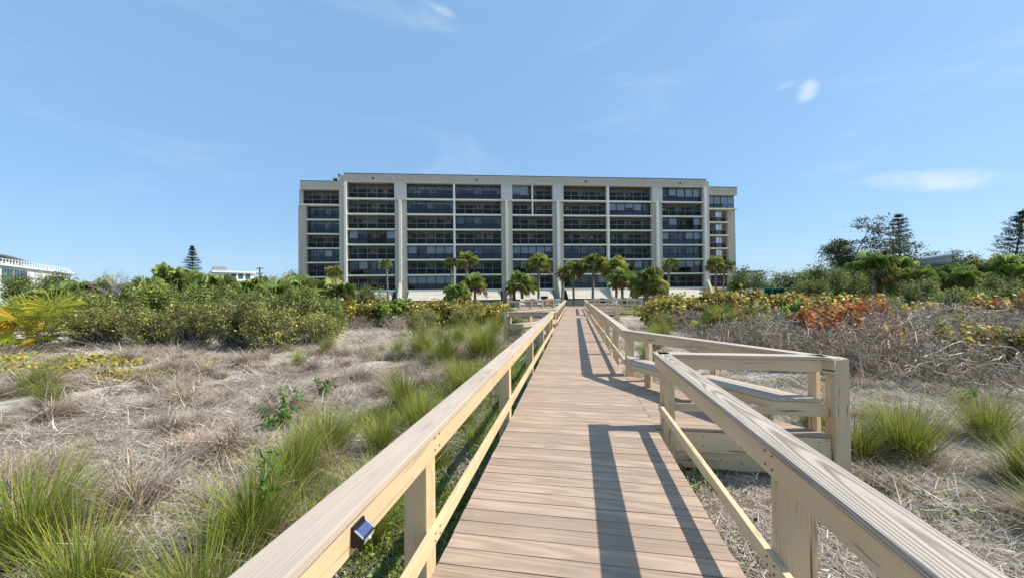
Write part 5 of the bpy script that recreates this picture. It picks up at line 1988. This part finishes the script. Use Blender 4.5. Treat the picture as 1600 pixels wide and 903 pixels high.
for k in range(12):
    i = 4 * k
    F += [(i, i + 4, i + 7, i + 3), (i + 3, i + 7, i + 6, i + 2), (i + 1, i + 2, i + 6, i + 5), (i, i + 1, i + 5, i + 4)]
F += [(0, 3, 2, 1), (48, 49, 50, 51)]
link('curved_canopy', npmesh('curved_canopy', np.array(V), [np.array(F)], 'house_roof'), wh)

h2 = empty('white_house', (-145.7, 127.2, -1.3), math.atan2(138.8 - 127.25, -137.4 + 145.7))
tag(h2, 'smaller white flat-roofed house beyond the palms left of the utility pole', 'house')
hpart('wall', h2, [(0, 13.5, 0, 9, 0, 12.6)], 'white_house')
hpart('roof_slab', h2, [(-.8, 15.2, -.9, 9.8, 12.603, 13.3)], 'white_house')
hpart('lower_wing', h2, [(7, 19.5, -3, 8, 0, 9.0)], 'house_wall')
hpart('lower_roof', h2, [(6.7, 20, -3.4, 8.4, 9.003, 9.5)], 'white_house')
for x0 in (5.5, 8.0, 10.5):
    hpart('window', h2, [(x0, x0 + 1.7, -.13, -.003, 10.0, 12.1)], 'house_glass')
hpart('roof_planter', h2, [(-.5, 4.0, 1, 3, 13.3, 15.0)], 'galvanised')

# houses with metal roofs at the right
def shed_roof_house(name, label, loc, rz, wl_, dp, zf, zb, wallz, mat='house_wall', over=.7):
    e = empty(name, loc, rz)
    tag(e, label, 'house')
    hpart('wall', e, [(0, wl_, 0, dp, 0, wallz)], mat)
    V = [(-over, -over, zf), (wl_ + over, -over, zb), (wl_ + over, dp + over, zb), (-over, dp + over, zf)]
    V += [(x, y, z + .35) for x, y, z in V]
    link('roof', npmesh('roof', np.array(V, float), [BOXF], 'house_roof'), e)
    V = [(0, -.003, wallz), (wl_, -.003, wallz), (wl_, -.003, zb - .02), (0, -.003, zf - .02), (0, dp, wallz), (wl_, dp, wallz), (wl_, dp, zb - .02), (0, dp, zf - .02)]
    link('gable_wall', npmesh('gable_wall', np.array(V, float), [np.array([[0, 1, 2, 3], [1, 5, 6, 2], [5, 4, 7, 6], [4, 0, 3, 7]])], mat), e)
    hpart('fascia', e, [(-over, wl_ + over, -over - .12, -over - .003, min(zf, zb) - .1, min(zf, zb) + .15)], 'white_edge')
    return e


shed_roof_house('house', 'pale house with a rising grey metal shed roof behind the right tree row', (55.0, 86.0, -1.3), R(9.6), 22.5, 12, 6.6, 9.7, 6.5, 'lower_wall')
shed_roof_house('house', 'tan house with a low grey roof at the right edge', (71.0, 79.5, -1.3), R(9.6), 24, 14, 7.5, 8.1, 6.6, 'house_wall')
shed_roof_house('house', 'small white house glimpsed right of the apartment building', (33.5, 92.0, -1.3), R(9.6), 9, 8, 6.6, 7.2, 6.3, 'white_house')

# utility pole
up_ = empty('utility_pole', (-101.85, 104.3, -1.3))
tag(up_, 'wooden utility pole with crossarms left of the building', 'utility pole')
hpart('pole', up_, [(-.16, .16, -.16, .16, 0, 12.2)], 'pole_wood')
for z in (11.6, 10.0, 8.6):
    ca = hpart('crossarm', up_, [(-1.3, 1.3, -.08, .08, z, z + .16)], 'pole_wood')
    hpart('insulators', ca, [(x - .1, x + .1, -.1, .1, z + .16, z + .45) for x in (-1.2, -.6, .6, 1.2)], 'galvanised')
ca = hpart('transformer', up_, [(.2, .75, -.3, .3, 8.9, 9.8)], 'galvanised')

# screened fence on the right
fe = empty('screened_fence', (22.2, 52.4, gz(22.2, 52.4)), math.atan2(1.0, 5.9))
tag(fe, 'chain-link fence with dark green screen and a pale panel right of the building', 'fence')
ht = 1.9 - gz(22.2, 52.4)
for k in range(5):
    hpart('post', fe, [(k * 1.75 - .04, k * 1.75 + .04, -.04, .04, 0, ht)], 'galvanised')
hpart('top_rail', fe, [(0, 7.0, -.035, .035, ht - .04, ht + .03)], 'galvanised')
hpart('screen', fe, [(2.6, 7.0, .045, .06, .1, ht - .1)], 'fence_screen')
hpart('panel', fe, [(.1, .9, .05, .09, .1, ht - .1)], 'white_house')
hpart('panel', fe, [(1.5, 2.45, .05, .09, .1, ht - .1)], 'white_house')

# ------------------------------------------------------------------ terrace at the end of the boardwalk
te = empty('terrace', (-.86, 36.8, 0))
tag(te, 'wooden terrace deck at the far end of the boardwalk', 'terrace')
pl = poly_prism('deck', [(-5.4, -3.7), (-.02, 0), (-.02, 6.5), (-5.4, 6.5)], -.03, 0, 'deck_board', te)
poly_prism('rim', [(-5.38, -3.66), (-.04, .03), (-.04, .08), (-5.38, -3.61)], -.45, -.033, 'rail_old', te)
poly_prism('deck', [(1.83, 2.45), (6.0, 2.45), (6.0, 6.5), (1.83, 6.5)], -.03, 0, 'deck_board', te)
poly_prism('rim', [(1.85, 2.42), (6.0, 2.42), (6.0, 2.448), (1.85, 2.448)], -.5, -.033, 'rail_old', te)
poly_prism('deck', [(-.01, 2.45), (1.82, 2.45), (1.82, 6.5), (-.01, 6.5)], -.035, -.003, 'deck_board', te)
d_ = Vector((-.86 + 6.14, 36.8 - 33.03)).normalized()
railing('railing', 'terrace railing running left from the far end of the boardwalk', (-6.14, 33.03), (-.95, 36.75), (d_.y, -d_.x),
        [.1 + k * 1.24 for k in range(6)], seg=9, paint='rail_old', pw=.09)
railing('railing', 'terrace railing running right from the far end of the boardwalk', (1.1, 39.3), (6.9, 39.3), (0, -1), [.1, 1.5, 2.9, 4.3, 5.7], seg=9, paint='rail_old', pw=.09)
railing('railing', 'terrace railing along the far right of the terrace', (2.3, 43.2), (6.9, 43.2), (0, 1), [.1, 1.6, 3.1, 4.5], seg=9, paint='rail_old', pw=.09)
railing('railing', 'terrace railing along the far left of the terrace', (-6.2, 43.2), (-2.0, 43.2), (0, 1), [.1, 1.5, 2.9, 4.1], seg=9, paint='rail_old', pw=.09)


def patio_chair(label, x, y, rz, mat):
    e = empty('patio_chair', (x, y, 0.003), rz)
    tag(e, label, 'chair', 'chairs on the terrace')
    link('seat', bevbox(.5, .5, .05, mat, .01), e, (0, 0, .42))
    b = link('backrest', bevbox(.5, .05, .55, mat, .01), e, (0, .26, .72), (-.2, 0, 0))
    for sx in (-1, 1):
        for sy in (-1, 1):
            link('leg', bevbox(.045, .045, .40, mat, .005), e, (sx * .21, sy * .2, .199))
        link('armrest', bevbox(.05, .5, .04, mat, .005), e, (sx * .27, 0, .64))
    return e


for k, (x, y, rz, m_, lb) in enumerate(((-5.4, 38.5, .3, 'chair_white', 'white patio chair at the left end of the terrace'), (-4.5, 38.9, -.2, 'chair_tan', 'tan patio chair second from the left on the terrace'),
                                        (-3.6, 38.5, .1, 'chair_white', 'white patio chair in the middle of the left terrace'), (-2.7, 39.0, .5, 'chair_tan', 'tan patio chair near the boardwalk end, left'),
                                        (-1.8, 38.8, -.3, 'chair_white', 'white patio chair nearest the boardwalk end on the left'), (3.1, 41.0, .2, 'black_plastic', 'black patio chair on the right of the terrace'),
                                        (4.3, 41.2, -.4, 'chair_white', 'white patio chair on the right of the terrace'), (5.5, 40.9, .4, 'black_plastic', 'black patio chair at the right end of the terrace'))):
    patio_chair(lb, x, y, rz, m_)
gr = empty('grill', (-3.6, 44.6, gz(-3.6, 44.6)))
tag(gr, 'black barbecue grill behind the left end terrace', 'grill')
zb = 1.05 - gr.location.z
link('body', bevbox(.85, .55, .35, 'black_plastic', .04), gr, (0, 0, zb - .30))
link('lid', bevbox(.85, .55, .30, 'black_plastic', .10), gr, (0, 0, zb + .03))
for sx in (-1, 1):
    for sy in (-1, 1):
        link('leg', bevbox(.05, .05, zb - .47, 'black_plastic', .004), gr, (sx * .36, sy * .2, (zb - .47) / 2))
# white patio fence right of the boardwalk end
pf = empty('patio_fence', (7.2, 46.5, gz(7.2, 46.5)), .1)
tag(pf, 'white picket patio fence right of the terrace', 'fence')
hz_ = 1.05 - pf.location.z
for k in range(5):
    hpart('post', pf, [(k * 1.2 - .05, k * 1.2 + .05, -.05, .05, 0, hz_)], 'chair_white')
hpart('top_rail', pf, [(-.05, 4.85, -.04, .04, hz_, hz_ + .07)], 'chair_white')
hpart('bottom_rail', pf, [(-.05, 4.85, -.04, .04, hz_ - .95, hz_ - .88)], 'chair_white')
for k in range(20):
    hpart('picket', pf, [(.2 + k * .235 - .02, .2 + k * .235 + .02, -.02, .02, hz_ - .878, hz_ - .003)], 'chair_white')
